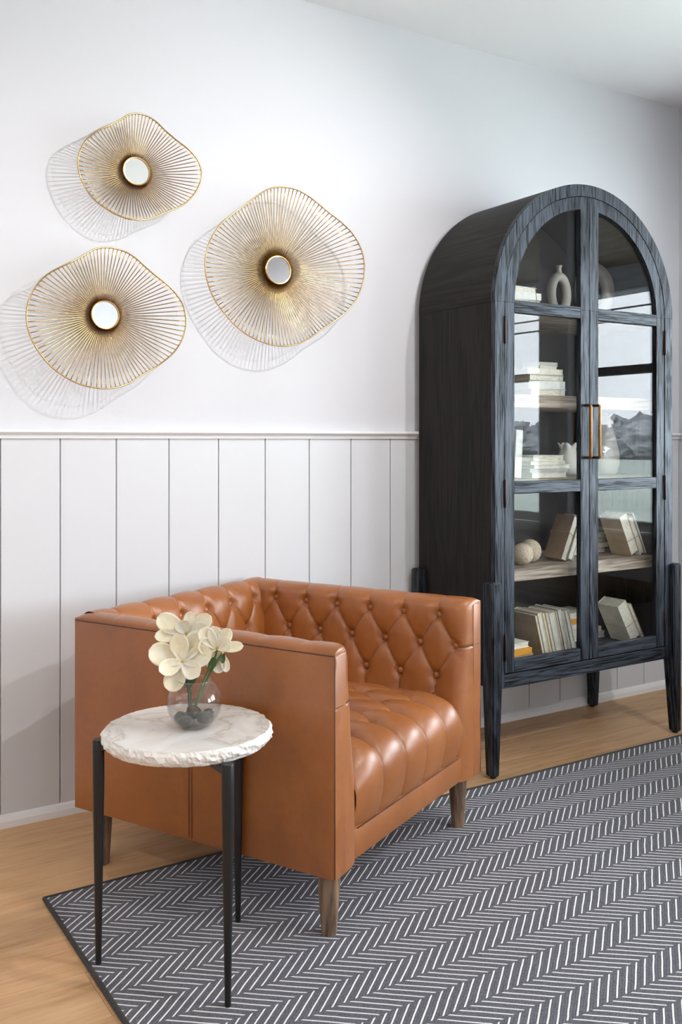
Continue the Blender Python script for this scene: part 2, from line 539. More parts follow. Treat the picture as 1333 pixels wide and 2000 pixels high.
wr = empty('wall_right', (RX, 0, 0)); tag(wr, kind='structure')
segs = []
ys = [0.0]
for a, b in WIN: ys += [a, b]
ys.append(FY)
for i in range(0, len(ys), 2):
    boxobj('wall_pier', (0, 0.15, ys[i + 1], ys[i], -0.05, CEIL + 0.05), M['wall'], wr)
for a, b in WIN:
    boxobj('wall_apron', (0, 0.15, b, a, -0.05, WZ0 - 0.045), M['wall'], wr)
    boxobj('wall_header', (0, 0.15, b, a, WZ1, CEIL + 0.05), M['wall'], wr)
bm = B()
a_ = [(-0.014, 0), (-0.014, 0.095), (-0.008, 0.112), (0.0, 0.118), (0.0, 0.0)]
def xprof(bm, pts, y0, y1):
    a = [bm.verts.new((x, y0, z)) for x, z in pts]; b = [bm.verts.new((x, y1, z)) for x, z in pts]
    bm.faces.new(a); bm.faces.new(b[::-1])
    for i in range(len(pts)):
        j = (i + 1) % len(pts); bm.faces.new((a[i], b[i], b[j], a[j]))
xprof(bm, a_, FY, 0.0)
tag(obj('baseboard_right', bm, M['trim'], loc=(RX, 0, 0)), kind='structure')
bm = B()
xprof(bm, [(p[0], p[1]) for p in prism_pts[:-2]] + [(0.0, RAIL - 0.028), (0.0, RAIL)], WIN[0][0] + 0.06, -0.004)
tag(obj('trim_2', bm, M['trim'], loc=(RX, 0, 0)), kind='structure')
tag(boxobj('wall_left', (LX - 0.15, LX, FY - 0.15, 0.15, -0.1, CEIL + 0.1), M['wall']), kind='structure')
tag(boxobj('wall_front', (LX - 0.15, RX + 0.15, FY - 0.15, FY, -0.1, CEIL + 0.1), M['wall']), kind='structure')
tag(boxobj('ceiling', (LX - 0.15, RX + 0.15, FY - 0.15, 0.15, CEIL, CEIL + 0.12), M['ceiling']), kind='structure')
# windows in the right wall
for i, (a, b) in enumerate(WIN):
    wn = empty('window_%d' % (i + 1), (RX, 0, 0)); tag(wn, kind='structure')
    f = 0.05
    bm = B()
    box(bm, 0.06, 0.12, b, b + f, WZ0, WZ1, 0.003); box(bm, 0.06, 0.12, a - f, a, WZ0, WZ1, 0.003)
    box(bm, 0.06, 0.12, b + f, a - f, WZ0, WZ0 + f, 0.003); box(bm, 0.06, 0.12, b + f, a - f, WZ1 - f, WZ1, 0.003)
    obj('window_frame', bm, M['trim'], wn)
    boxobj('meeting_rail', (0.065, 0.115, b + f, a - f, 1.50, 1.545), M['hinge_grey'], wn, bev=0.003)
    boxobj('pane', (0.088, 0.092, b + f, a - f, WZ0 + f, 1.50), M['winglass'], wn)
    boxobj('pane', (0.088, 0.092, b + f, a - f, 1.545, WZ1 - f), M['winglass'], wn)
    boxobj('window_sill', (-0.035, 0.06, b - 0.04, a + 0.04, WZ0 - 0.045, WZ0), M['trim'], wn, bev=0.004)
    boxobj('apron_trim', (-0.014, 0.0, b - 0.02, a + 0.02, WZ0 - 0.12, WZ0 - 0.045), M['trim'], wn, bev=0.003)

# ------------------------------------------------------------------ outside, seen reflected in the cabinet glass
def m_lawn():
    t = NT('lawn').set(rough=0.95, spec=0.1)
    v = t.coords()
    f = t.noise(v, 0.9, 6, 0.7)
    t.col(t.ramp(f, [(0.35, (0.36, 0.42, 0.37)), (0.6, (0.58, 0.63, 0.58))]))
    return t.m
lawn = boxobj('lawn', (RX + 0.6, 90, -95, 70, -0.6, -0.35), m_lawn())
tag(lawn, 'green lawn outside the windows', 'lawn', kind='structure')
M['porchwood'] = m_wood('porch_board', (0.045, 0.028, 0.018), (0.135, 0.088, 0.058), 'y', 0.6, 0.2, 30)
porch = empty('porch_roof', (RX + 0.2, -2.5, 2.5)); tag(porch, 'dark board porch roof reflected in the arched glass', 'porch roof')
for k in range(16):
    boxobj('porch_board', (0.0 + k * 0.15, 0.146 + k * 0.15, -4.5, 4.2, 0.12, 0.14), M['porchwood'], porch, bev=0.002)
boxobj('porch_beam', (2.22, 2.42, -4.5, 4.2, -0.10, 0.12), m_plain('beam_paint', (0.20, 0.21, 0.23), 0.6), porch, bev=0.004)
M['crown'] = m_plain('hazy_crown', (0.38, 0.385, 0.41), 0.95, nz=0.4, nscale=0.8)  # winter grey, paled by distance haze put into the colour
rt = random.Random(3)
NTREE = 34
bm = B()
for k in range(NTREE):
    base_ = Vector((60 + (k % 2) * 5 + rt.uniform(-1, 1), -92 + k * 4.4, -0.36))
    hgt = rt.uniform(2.7, 3.6)
    tube(bm, [base_, base_ + Vector((0.1, 0, hgt * 0.4)), base_ + Vector((0, 0.1, hgt * 0.7))], [0.3, 0.22, 0.1], 7)
    for v in bmesh.ops.create_icosphere(bm, subdivisions=4, radius=1)['verts']:
        n_ = 1 + 0.3 * noise.noise(v.co * 2.3 + Vector((k * 5, 0, 0))) + 0.3 * noise.noise(v.co * 6 + Vector((k, 0, 0))) + 0.25 * noise.noise(v.co * 14)
        v.co = base_ + Vector((v.co.x * 1.7 * n_, v.co.y * 3.9 * n_, hgt * 0.46 + v.co.z * hgt * 0.58 * n_))
tag(obj('treeline', bm, M['crown']), 'grey winter treeline beyond the lawn, reflected in the cabinet glass', 'trees', kind='stuff')
M['stonewall'] = m_plain('field_stone', (0.34, 0.33, 0.31), 0.9, nz=0.3, nscale=3)
sw = empty('stone_wall', (17.0, -9.5, -0.36)); tag(sw, 'low stone garden wall standing on the lawn outside', 'stone wall')
rs = random.Random(9)
for r in range(6):
    yy = -1.9 + (r % 2) * -0.2
    while yy < 2.2:
        ln = rs.uniform(0.35, 0.7)
        boxobj('stone', (-0.22 + rs.uniform(-.02, .02), 0.22, yy, yy + ln - 0.03, r * 0.2, r * 0.2 + 0.18), M['stonewall'], sw, bev=0.02)
        yy += ln
boxobj('coping', (-0.28, 0.28, -2.2, 2.6, 1.2, 1.3), M['stonewall'], sw, bev=0.02)
for z, s in ((9.6, 'upper'), (8.9, 'lower')):
    bm = B(); tube(bm, [(44, -90, z), (44, -60, z - 0.5), (44, -20, z - 0.7), (44, 20, z - 0.5), (44, 60, z)], 0.06, 6)
    tag(obj('power_line', bm, M['asphalt']), '%s power line strung across the grey sky outside' % s, 'cable', 'power lines')

# ------------------------------------------------------------------ rug
RUGZ = 0.009
rug = boxobj('area_rug', (0.634 + 0.010, 3.62, -3.4, -0.523 - 0.010, 0.0, RUGZ), M['rug'])
tag(rug, 'charcoal area rug with white herringbone lines and dark bound edge', 'rug')
bm = B()
tube(bm, [(0.640, -3.4, 0.0062), (0.640, -2.4, 0.0062), (0.640, -1.4, 0.0062), (0.640, -0.529, 0.0062), (1.4, -0.527, 0.0062), (2.5, -0.527, 0.0062), (3.62, -0.527, 0.0062)], 0.0066, 8)
obj('rug_binding', bm, M['binding'], rug, True)

# ------------------------------------------------------------------ armchair
PHI = math.radians(26.2)
ch = empty('tufted_armchair', (1.318, -0.567, 0), PHI)
tag(ch, 'cognac leather tufted armchair with square arms and wooden legs', 'armchair')
W2, D2, HT, HB = 0.4150, 0.4180, 0.688, 0.162

def sup(d, r, p=3.5):
    """0 at the edge (d=0), 1 once d>=r"""
    if d >= r: return 1.0
    if d <= 0: return 0.0
    return (1 - (1 - d / r) ** p) ** (1 / p)

def cluster(a, b, n, ra, rb):
    """samples between a and b, dense near the ends"""
    out = []
    na = nb = 8
    for i in range(na): out.append(a + ra * (1 - math.cos(PI / 2 * i / na)))
    m = n
    for i in range(m + 1): out.append(a + ra + (b - a - ra - rb) * i / m)
    for i in range(1, nb + 1): out.append(b - rb * (1 - math.sin(PI / 2 * i / nb)) if rb > 0 else b)
    if rb <= 0: out = out[:na + m + 1]
    if ra <= 0: out = out[na:]
    return out

def tuft(s, t, tmax=2.0):
    tt = min(max(t, 0.0), tmax)
    a, b = s + tt / 2, s - tt / 2
    sa, sb = abs(math.sin(PI * a)), abs(math.sin(PI * b))
    return (sa * sb) ** 0.24

def btn(s, t, rows=(0, 1, 2)):
    """closeness to the nearest button, in cell units"""
    best = 9
    for r in rows:
        off = 0.5 * (r % 2)
        ds = s - off - round(s - off)
        best = min(best, math.hypot(ds, (t - r) * 0.75))
    return best

def surface(name, S, T, base, disp, mat, parent, smooth=True):
    """base(s,t)->Vector; displaced along its normal by disp(s,t)"""
    e = 1e-3
    P = []
    for s in S:
        rowp = []
        for t in T:
            p = base(s, t)
            n = (base(s + e, t) - base(s - e, t)).cross(base(s, t + e) - base(s, t - e))
            if n.length > 1e-12: n.normalize()
            rowp.append(p + n * disp(s, t))
        P.append(rowp)
    bm = B(); grid(bm, P)
    return obj(name, bm, mat, parent, smooth, recalc=False)

BTN = None
def button(p, n, parent, r=0.0085):
    global BTN
    rot = n.to_track_quat('Z', 'Y').to_euler()
    if BTN is None:
        bm = B()
        lathe(bm, [(0.0100, -0.008), (0.0112, 0.0), (0.0102, 0.0035), (0.0066, 0.0062), (0.002, 0.0072)], 14)
        o = obj('button', bm, M['leather'], parent, True, loc=p, rot=rot)
        BTN = o.data
    else:
        link('button', BTN, M['leather'], parent, loc=p, rot=rot)

def seamline(parent, pts, r=0.0016, mat='seam', name='seam'):
    bm = B(); tube(bm, pts, r, 6); obj(name, bm, M[mat], parent, True)

SP = 0.12
ZR = [0.640, 0.553, 0.462]          # button rows on arms and back
def zrow(z):
    if z > ZR[1]: return (ZR[0] - z) / (ZR[0] - ZR[1])
    return 1 + (ZR[1] - z) / (ZR[1] - ZR[2])

import bisect
class Path:
    """smooth profile (thickness, height) sampled by arc length"""
    def __init__(self, ctrl, m=24):
        pts = []
        n = len(ctrl)
        for i in range(n - 1):
            p0, p1, p2, p3 = ctrl[max(i - 1, 0)], ctrl[i], ctrl[i + 1], ctrl[min(i + 2, n - 1)]
            for k in range(m):
                t = k / m
                pts.append(tuple(0.5 * (2 * b + (c - a) * t + (2 * a - 5 * b + 4 * c - d) * t * t + (3 * b - a - 3 * c + d) * t ** 3) for a, b, c, d in zip(p0, p1, p2, p3)))
        pts.append(ctrl[-1])
        L = [0]
        for a, b in zip(pts, pts[1:]): L.append(L[-1] + math.hypot(b[0] - a[0], b[1] - a[1]))
        self.p, self.L, self.end = pts, L, L[-1]
    def at(self, q):
        q = min(max(q, 0), self.end)
        i = min(max(bisect.bisect_right(self.L, q) - 1, 0), len(self.p) - 2)
        f = (q - self.L[i]) / max(self.L[i + 1] - self.L[i], 1e-9)
        a, b = self.p[i], self.p[i + 1]
        return a[0] + (b[0] - a[0]) * f, a[1] + (b[1] - a[1]) * f
    def q_at_z(self, z):
        """last place on the way down that is as high as z"""
        for i in range(len(self.p) - 1, 0, -1):
            if self.p[i - 1][1] >= z: return self.L[i - 1]
        return 0.0
SEAMZ = HT - 0.016
ARMP = Path([(0.0, SEAMZ), (0.004, HT - 0.006), (0.018, HT + 0.001), (0.042, HT + 0.003), (0.066, HT - 0.002), (0.082, HT - 0.016), (0.090, HT - 0.045), (0.100, 0.54), (0.116, 0.42), (0.128, 0.32), (0.130, 0.24), (0.128, HB + 0.002)])
BACKP = Path([(0.0, SEAMZ), (0.004, HT - 0.004), (0.020, HT + 0.005), (0.044, HT + 0.003), (0.068, HT - 0.012), (0.084, HT - 0.036), (0.096, 0.60), (0.110, 0.50), (0.126, 0.40), (0.132, 0.30)])

def pad_builder(name, parent, base, disp, S, T, look, buttons):
    e = 5e-4
    def nrm(s, t): return (base(s + e, t) - base(s - e, t)).cross(base(s, t + e) - base(s, t - e)).normalized()
    ms, mt = S[len(S) // 2], T[len(T) // 2]
    k = 1 if nrm(ms, mt).dot(look) > 0 else -1
    pad = surface(name, S, T, base, lambda s, t: k * disp(s, t), M['leather'], parent)
    if k < 0: pad.data.flip_normals()
    for (s_, t_) in buttons:
        n = nrm(s_, t_) * k
        button(base(s_, t_) + n * (disp(s_, t_) + 0.0055), n, parent)

def topfade(q, lo=0.16):
    k = min(1, max(0, (q - 0.055) / 0.055)); k = k * k * (3 - 2 * k)
    return (lo + (1 - lo) * k) * min(1, q / 0.03)

def make_arm(sg):
    """sg -1: the arm nearest the camera, +1: far arm"""
    bm = B()
    x0, x1 = sorted((sg * W2, sg * (W2 - 0.05)))
    box(bm, x0, x1, -D2 + 0.0, D2, HB, SEAMZ + 0.001, bev=0.003, seg=2)
    arm = obj('arm', bm, M['leather'], ch, 'auto')
    def base(v, q):
        t, z = ARMP.at(q)
        t *= sup(v + D2, 0.055, 3.2) * sup(D2 - 0.001 - v, 0.03, 2.5)
        drop = (0.012 * (1 - sup(v + D2, 0.03, 2.2)) + 0.014 * (1 - sup(D2 - 0.001 - v, 0.03, 2.0))) * min(1, max(0, (z - 0.60) / 0.08))
        return Vector((sg * (W2 - 0.001 - t), v, z - drop))
    off = -0.316
    def disp(v, q):
        th, z = ARMP.at(q)
        s = (v - off) / SP
        t = zrow(z) if q > 0.06 else -1.0
        f = min(1, max(0, (v + 0.408) / 0.03)) * topfade(q) * min(1, max(0, (z - 0.36) / 0.06))
        d = -0.016 * (1 - tuft(s, t)) * f
        b = btn(s, t)
        if v > -0.40:
            d -= 0.012 * math.exp(-(b / 0.13) ** 2) * f
            d += 0.0024 * noise.noise(Vector((v * 45, z * 12, sg * 3.0))) * f * math.exp(-(b / 0.45) ** 2)
        if v < -0.366: d -= 0.003 * math.exp(-((z - ZR[1]) / 0.003) ** 2)
        return d + 0.0012 * noise.noise(Vector((v * 14, z * 14, 7 + sg))) * min(1, q / 0.02)
    S = cluster(-D2, D2 - 0.001, 300, 0.055, 0.03)
    T = [ARMP.end * i / 230 for i in range(231)]
    bt = []
    for r in range(3):
        for j in range(-1, 6):
            v = off + SP * (j - (0.5 if r % 2 else 0))
            if -0.39 < v < 0.29: bt.append((v, ARMP.q_at_z(ZR[r])))
    pad_builder('inner_pad', arm, base, disp, S, T, Vector((-sg, 0, 0)), bt)
    seamline(arm, [(sg * (W2 + 0.0002), D2 - 0.004, SEAMZ), (sg * (W2 + 0.0002), 0.1, SEAMZ), (sg * (W2 + 0.0002), -D2 + 0.002, SEAMZ - 0.001)], 0.0014)
    seamline(arm, [(sg * (W2 - 0.0008), -D2 + 0.0004, SEAMZ - 0.002), (sg * (W2 - 0.0008), -D2 + 0.0004, 0.4), (sg * (W2 - 0.0008), -D2 + 0.0004, HB + 0.004)], 0.0014)
    qs = ARMP.q_at_z(ZR[1])
    ts, _ = ARMP.at(qs)
    pts = []
    for i in range(16):
        v = -D2 + 0.0006 + 0.030 * (i / 15) ** 3
        tt = max(0.008, ts * sup(v + D2, 0.055, 3.2))
        pts.append(Vector((sg * (W2 - 0.001 - tt + 0.0004), v - 0.0002, ZR[1])))
    pts = [Vector((sg * (W2 - 0.004), -D2 + 0.0004, ZR[1]))] + pts
    seamline(arm, pts, 0.0010)
    if sg < 0:
        for dv in (0.0, 0.009):
            seamline(arm, [(-W2 - 0.0004, dv + 0.004, SEAMZ - 0.004), (-W2 - 0.0004, dv + 0.002, HB + 0.006)], 0.0012, 'stitch', 'stitched_seam')
    return arm
make_arm(-1); make_arm(1)

def make_back():
    bm = B()
    box(bm, -W2 + 0.004, W2 - 0.004, D2 - 0.06, D2 - 0.0005, HB, SEAMZ, bev=0.004, seg=2)
    bk = obj('backrest', bm, M['leather'], ch, 'auto')
    def base(u, q):
        t, z = BACKP.at(q)
        return Vector((u, D2 - 0.001 - t, z))
    off = 0.06
    def disp(u, q):
        th, z = BACKP.at(q)
        s = (u - off) / SP
        t = zrow(z) if q > 0.06 else -1.0
        f = topfade(q, 0.45) * min(1, max(0, (z - 0.36) / 0.06))
        b = btn(s, t)
        d = -0.018 * (1 - tuft(s, t)) * f - 0.013 * math.exp(-(b / 0.13) ** 2) * f
        return d + 0.0024 * noise.noise(Vector((u * 45, z * 12, 9.0))) * f * math.exp(-(b / 0.45) ** 2)
    S = [-W2 + 0.03 + (2 * W2 - 0.06) * i / 300 for i in range(301)]
    T = [BACKP.end * i / 190 for i in range(191)]
    bt = []
    for r in range(3):
        for j in range(-4, 4):
            u = off + SP * (j - (0.5 if r % 2 else 0))
            if abs(u) < 0.29: bt.append((u, BACKP.q_at_z(ZR[r])))
    pad_builder('back_pad', bk, base, disp, S, T, Vector((0, -1, 0)), bt)
    seamline(bk, [(-W2 + 0.01, D2 - 0.0005, SEAMZ), (0, D2 - 0.0005, SEAMZ), (W2 - 0.01, D2 - 0.0005, SEAMZ)], 0.0014)
make_back()

def seat_path():
    ctrl = [(-0.402, 0.236), (-0.414, 0.27), (-0.423, 0.32), (-0.420, 0.365), (-0.398, 0.402), (-0.355, 0.422), (-0.29, 0.430), (-0.15, 0.430), (0.05, 0.426), (0.33, 0.420)]
    pts = []
    n = len(ctrl)
    for i in range(n - 1):
        p0, p1, p2, p3 = ctrl[max(i - 1, 0)], ctrl[i], ctrl[i + 1], ctrl[min(i + 2, n - 1)]
        for k in range(20):
            t = k / 20
            pts.append(tuple(0.5 * (2 * b + (c - a) * t + (2 * a - 5 * b + 4 * c - d) * t * t + (3 * b - a - 3 * c + d) * t ** 3) for a, b, c, d in zip(p0, p1, p2, p3)))
    pts.append(ctrl[-1])
    L = [0]
    for a, b in zip(pts, pts[1:]): L.append(L[-1] + math.hypot(b[0] - a[0], b[1] - a[1]))
    return pts, L
SPTS, SLEN = seat_path()
import bisect
def seat_at(q):
    q = min(max(q, 0), SLEN[-1])
    i = min(max(bisect.bisect_right(SLEN, q) - 1, 0), len(SPTS) - 2)
    f = (q - SLEN[i]) / (SLEN[i + 1] - SLEN[i])
    a, b = SPTS[i], SPTS[i + 1]
    return a[0] + (b[0] - a[0]) * f, a[1] + (b[1] - a[1]) * f
def make_seat():
    LQ = SLEN[-1]
    bm = B(); box(bm, -0.30, 0.30, -0.38, 0.33, 0.21, 0.33)
    st = obj('seat_cushion', bm, M['leather'], ch)
    def base(u, q):
        v, z = seat_at(q)
        ed = max(0, (abs(u) - 0.20) / 0.10)
        dz = 0.03 * ed ** 4
        return Vector((u, v + 0.012 * ed ** 4 if q < 0.25 else v, z - dz * min(1, q / 0.15)))
    off = 0.06
    Q0, QS = 0.265, 0.092           # first button row along the path, row spacing
    def trow(q): return (q - Q0) / QS
    def disp(u, q):
        s = (u - off) / SP
        t = trow(q)
        f = min(1, max(0, 1.0 - (abs(u) - 0.27) / 0.03))
        b = btn(s, t, (0, 1, 2, 3, 4))
        lowfade = 0.35 + 0.65 * min(1, q / 0.2)
        d = -0.019 * (1 - tuft(s, t, 5.0)) * lowfade * f - 0.013 * math.exp(-(b / 0.15) ** 2) * f
        # fine gathered wrinkles running into the front buttons
        d += 0.0022 * noise.noise(Vector((u * 60, q * 9, 3.0))) * math.exp(-(b / 0.45) ** 2)
        d += 0.0015 * noise.noise(Vector((u * 11, q * 11, 21.0)))
        return d
    S = [-0.305 + 0.61 * i / 280 for i in range(281)]
    T = [LQ * i / 360 for i in range(361)]
    e = 1e-3
    n0 = (base(e, .5) - base(-e, .5)).cross(base(0, .5 + e) - base(0, .5 - e))
    k = 1 if n0.z > 0 else -1
    top = surface('seat_top', S, T, base, lambda s, t: k * disp(s, t), M['leather'], st)
    if k < 0: top.data.flip_normals()
    for r in range(5):
        for j in range(-4, 4):
            u = off + SP * (j - (0.5 if r % 2 else 0))
            if abs(u) > 0.27: continue
            q = Q0 + QS * r
            p = base(u, q)
            n = (base(u + e, q) - base(u - e, q)).cross(base(u, q + e) - base(u, q - e)).normalized() * k
            button(p + n * (disp(u, q) + 0.004), n, st)
make_seat()
bm = B(); box(bm, -0.31, 0.31, -0.404, 0.36, HB + 0.003, 0.238, bev=0.006, seg=2)
rl = obj('seat_rail', bm, M['leather'], ch, 'auto')
seamline(rl, [(-0.29, -0.404, 0.237), (0, -0.404, 0.237), (0.29, -0.404, 0.237)], 0.0014)
bm = B(); box(bm, -W2 + 0.015, W2 - 0.015, -D2 + 0.02, D2 - 0.015, HB + 0.004, HB + 0.03)
obj('bottom_cloth', bm, M['seam'], ch)
for sx in (-1, 1):
    for sy in (-1, 1):
        zb = RUGZ if (sy < 0) else (0.0 if sx < 0 else 0.0)
        bm = B()
        lathe(bm, [(0.0175, zb), (0.0185, zb + 0.004), (0.026, 0.12), (0.0275, HB + 0.01)], 20)
        obj('leg', bm, M['legoak'], ch, 'auto', loc=(sx * (W2 - 0.055), sy * (D2 - 0.050), 0))

# ------------------------------------------------------------------ side table
TX, TY, TZ = 0.830, -0.994, 0.530
tb = empty('side_table', (TX, TY, 0)); tag(tb, 'round white marble side table with chiselled rim and black legs', 'side table')
rr = random.Random(5)
def chip(a, k):
    p = Vector((math.cos(a) * 7, math.sin(a) * 7, k * 1.7))
    q = Vector((math.cos(a) * 18, math.sin(a) * 18, k * 2.3))
    return noise.noise(p) * 0.6 + noise.cell(q) * 0.35 + noise.noise(q * 1.7) * 0.5
prof = [(0.1790, 0.0), (0.1815, -0.0028), (0.1850, -0.008), (0.1862, -0.014), (0.1850, -0.020), (0.1810, -0.026), (0.1760, -0.031)]
bm = B()
def chf(r, z, a, k):
    amp = [0.0036, 0.0056, 0.0064, 0.0064, 0.0060, 0.005, 0.003][k]
    return r + amp * chip(a, k), z + (0.0016 * chip(a + 3, k) if 0 < k < 6 else 0)
rings = lathe(bm, prof, 220, (0, 0, TZ), cap0=False, cap1=True, fn=chf, mi=1)
bm.faces.new(rings[0][::-1]).material_index = 0
obj('marble_top', bm, [M['marble'], M['marble_rough']], tb)
for (lx, ly) in ((0.664, -0.898), (0.833, -1.186), (0.994, -0.899)):
    dx, dy = lx - TX, ly - TY
    a = math.atan2(dy, dx)
    lg = empty
    bm = B()
    lathe(bm, [(0.0058, RUGZ), (0.0066, RUGZ + 0.004), (0.0085, 0.14), (0.0112, 0.30), (0.0128, 0.42), (0.0130, 0.500), (0.0118, 0.503)], 16)
    R_ = 0.1965
    o = obj('leg', bm, M['blackmetal'], tb, 'auto', loc=(math.cos(a) * R_, math.sin(a) * R_, 0))
    boxobj('bracket', (0.02, R_ - 0.002, -0.011, 0.011, 0.480, 0.4985), M['blackmetal'], tb, bev=0.002, rot=(0, 0, a))
bm = B(); lathe(bm, [(0.045, 0.481), (0.045, 0.4987)], 24); obj('hub', bm, M['blackmetal'], tb, 'auto')

# ------------------------------------------------------------------ vase with magnolias
VX, VY = 0.838, -1.010
VZ = TZ + 0.0005
bm = B()
Rb, cz = 0.0605, 0.058
outer = []
for i in range(25):
    a = -PI / 2 + 0.42 + (PI / 2 + 0.92 - 0.42) * i / 24
    outer.append((Rb * math.cos(a), cz + Rb * math.sin(a) * 1.0))
outer = [(0.020, outer[0][1] + 0.0002)] + outer
zmin = outer[0][1]
outer = [(r, z - zmin) for r, z in outer]
top_r, top_z = outer[-1]
outer.append((top_r + 0.0006, top_z + 0.0012))
inner = [(max(r - 0.0024, 0.001), z + (0.004 if r < 0.03 and z < 0.02 else 0.0012)) for r, z in outer[:-1]][::-1]
inner = [(r, min(z, top_z)) for r, z in inner]
lathe(bm, outer + inner, 56, (0, 0, 0), True, True)
vase = obj('glass_bowl', bm, M['bowl'], None, True, loc=(VX, VY, VZ))
tag(vase, 'round clear glass bowl vase standing on the marble table', 'vase')
bm = B(); tube(bm, [(top_r * math.cos(2 * PI * i / 48), top_r * math.sin(2 * PI * i / 48), top_z + 0.0008) for i in range(48)], 0.0015, 8, closed=True)
obj('rim', bm, m_glass('bowl_rim', 0.10, (0.95, 0.95, 0.95)), vase, True)
wz = 0.048
wp = [(r - 0.0032, max(z, 0.0052)) for r, z in outer[1:] if z < wz]
rw = math.sqrt(max(Rb ** 2 - (wz - (cz - zmin)) ** 2, 0)) - 0.0034
wp = [(0.012, 0.0052)] + wp + [(rw, wz), (rw - 0.004, wz - 0.0004), (0.004, wz - 0.0004)]
bm = B(); lathe(bm, wp, 48)
wo = obj('water', bm, M['water'], None, True, loc=(VX, VY, VZ))
tag(wo, 'clear water in the lower half of the glass bowl', 'water', kind='stuff')
pebs = [('largest speckled', 0.018, -0.018, 0.021, 1), ('leftmost', -0.026, -0.014, 0.018, 2), ('rear', 0.004, 0.024, 0.020, 3), ('rightmost', 0.033, 0.006, 0.017, 4), ('small rear left', -0.024, 0.018, 0.016, 5), ('upper middle', 0.000, 0.002, 0.016, 6)]
for nm, px, py, r, sd in pebs:
    bm = B(); bmesh.ops.create_icosphere(bm, subdivisions=3, radius=1)
    for v in bm.verts:
        k = 1 + 0.12 * noise.noise(v.co * 1.4 + Vector((sd * 4, 0, 0)))
        v.co = Vector((v.co.x * r * 1.1 * k, v.co.y * r * 0.9 * k, v.co.z * r * 0.62 * k))
    zz = 0.007 + r * 0.62 + (0.018 if nm == 'upper middle' else 0) + max(0, (math.hypot(px, py) - 0.02)) * 0.25
    o = obj('pebble', bm, M['pebble'], None, True, loc=(VX + px, VY + py, VZ + zz), rot=(0.1 * sd, 0.08 * sd, sd))
    tag(o, '%s dark pebble lying in the water of the glass bowl' % nm, 'pebble', 'pebbles in the glass bowl')

FV = Vector((math.sin(TH), math.cos(TH), 0)); RV = Vector((math.cos(TH), -math.sin(TH), 0)); UV = Vector((0, 0, 1))
CAMV = Vector((CAMX, CAMY, CAMZ))
def rel(px, py, dz=0.0, Z=2.09):
    """a point near the bowl: offset right and up of it in metres from measured pixel offsets, dz deeper"""
    return CAMV + FV * (Z + dz) + RV * ((px - 666.5) / FPX * Z) + UV * (-(py - 860) / FPX * Z)
PX = 2.09 / FPX
def petal(parent, c, ang, ln, wd, toward, cup=0.25, curl=0.0, mat='petal', th=0.0010):
    """petal from c, seen at image angle ang (deg, 0 right, 90 up); ln, wd in photo pixels; toward: lean to the viewer"""
    a = math.radians(ang)
    d = (RV * math.cos(a) + UV * math.sin(a)) * math.sqrt(max(0, 1 - toward * toward)) - FV * toward
    L = ln * PX / max(math.sqrt(1 - toward * toward), 0.45)
    nrm = (-FV * 1.0 + UV * 0.35)
    nrm = (nrm - d * nrm.dot(d)).normalized()
    side = d.cross(nrm).normalized()
    W = wd * PX / 2
    P, N = [], []
    ni, nj = 18, 11
    for i in range(ni + 1):
        t = i / ni
        wt = W * max(0.05, (0.22 + 0.78 * math.sin(PI / 2 * min(1, t / 0.62))) * math.sqrt(max(0, 1 - max(0, (t - 0.55) / 0.45) ** 2.4)))
        rowp, rown = [], []
        for j in range(nj):
            s = -1 + 2 * j / (nj - 1)
            p = c + d * (L * t) + side * (wt * s) + nrm * (cup * W * (s * s) * math.sin(PI * t) ** 0.5 - cup * W * 0.9 * math.sin(PI * t) + curl * L * (t * t))
            p = p + nrm * 0.0012 * noise.noise(p * 120)
            rowp.append(p)
            rown.append(nrm)
        P.append(rowp); N.append(rown)
    bm = B(); shell(bm, P, N, th)
    o = obj('petal' if mat == 'petal' else 'leaf', bm, M[mat], None, True)
    o.parent = parent
    o.matrix_parent_inverse = parent.matrix_world.inverted()
    return o
def sprig(name, label, pts, petals, c, leaves=(), stem='stem', rad=0.0024):
    root = empty(name, (VX, VY, VZ)); tag(root, label, 'flower', 'magnolia flowers in the glass bowl')
    bpy.context.view_layer.update()
    def par(o):
        o.parent = root; o.matrix_parent_inverse = Matrix.Translation((-VX, -VY, -VZ))
    bm = B()
    P = [Vector(p) for p in pts]
    Q = []
    for i in range(len(P) - 1):
        p0, p1, p2, p3 = P[max(i - 1, 0)], P[i], P[i + 1], P[min(i + 2, len(P) - 1)]
        for k in range(6):
            t = k / 6
            Q.append(0.5 * (2 * p1 + (p2 - p0) * t + (2 * p0 - 5 * p1 + 4 * p2 - p3) * t * t + (3 * p1 - p0 - 3 * p2 + p3) * t ** 3))
    Q.append(P[-1])
    tube(bm, Q, rad, 8); par(obj('stem', bm, M[stem], None, True))
    for q in petals: par(petal(root, c, *q))
    for (lc, *q) in leaves: par(petal(root, lc, *q, mat='leaf'))
    bm = B(); bmesh.ops.create_icosphere(bm, subdivisions=2, radius=0.0038)
    for v in bm.verts: v.co = v.co * (1 + 0.2 * noise.noise(v.co * 700)) + c
    par(obj('flower_heart', bm, M['pistil'], None, True))
base = Vector((VX, VY, VZ + 0.012))
c1 = rel(358, 1290, -0.012)
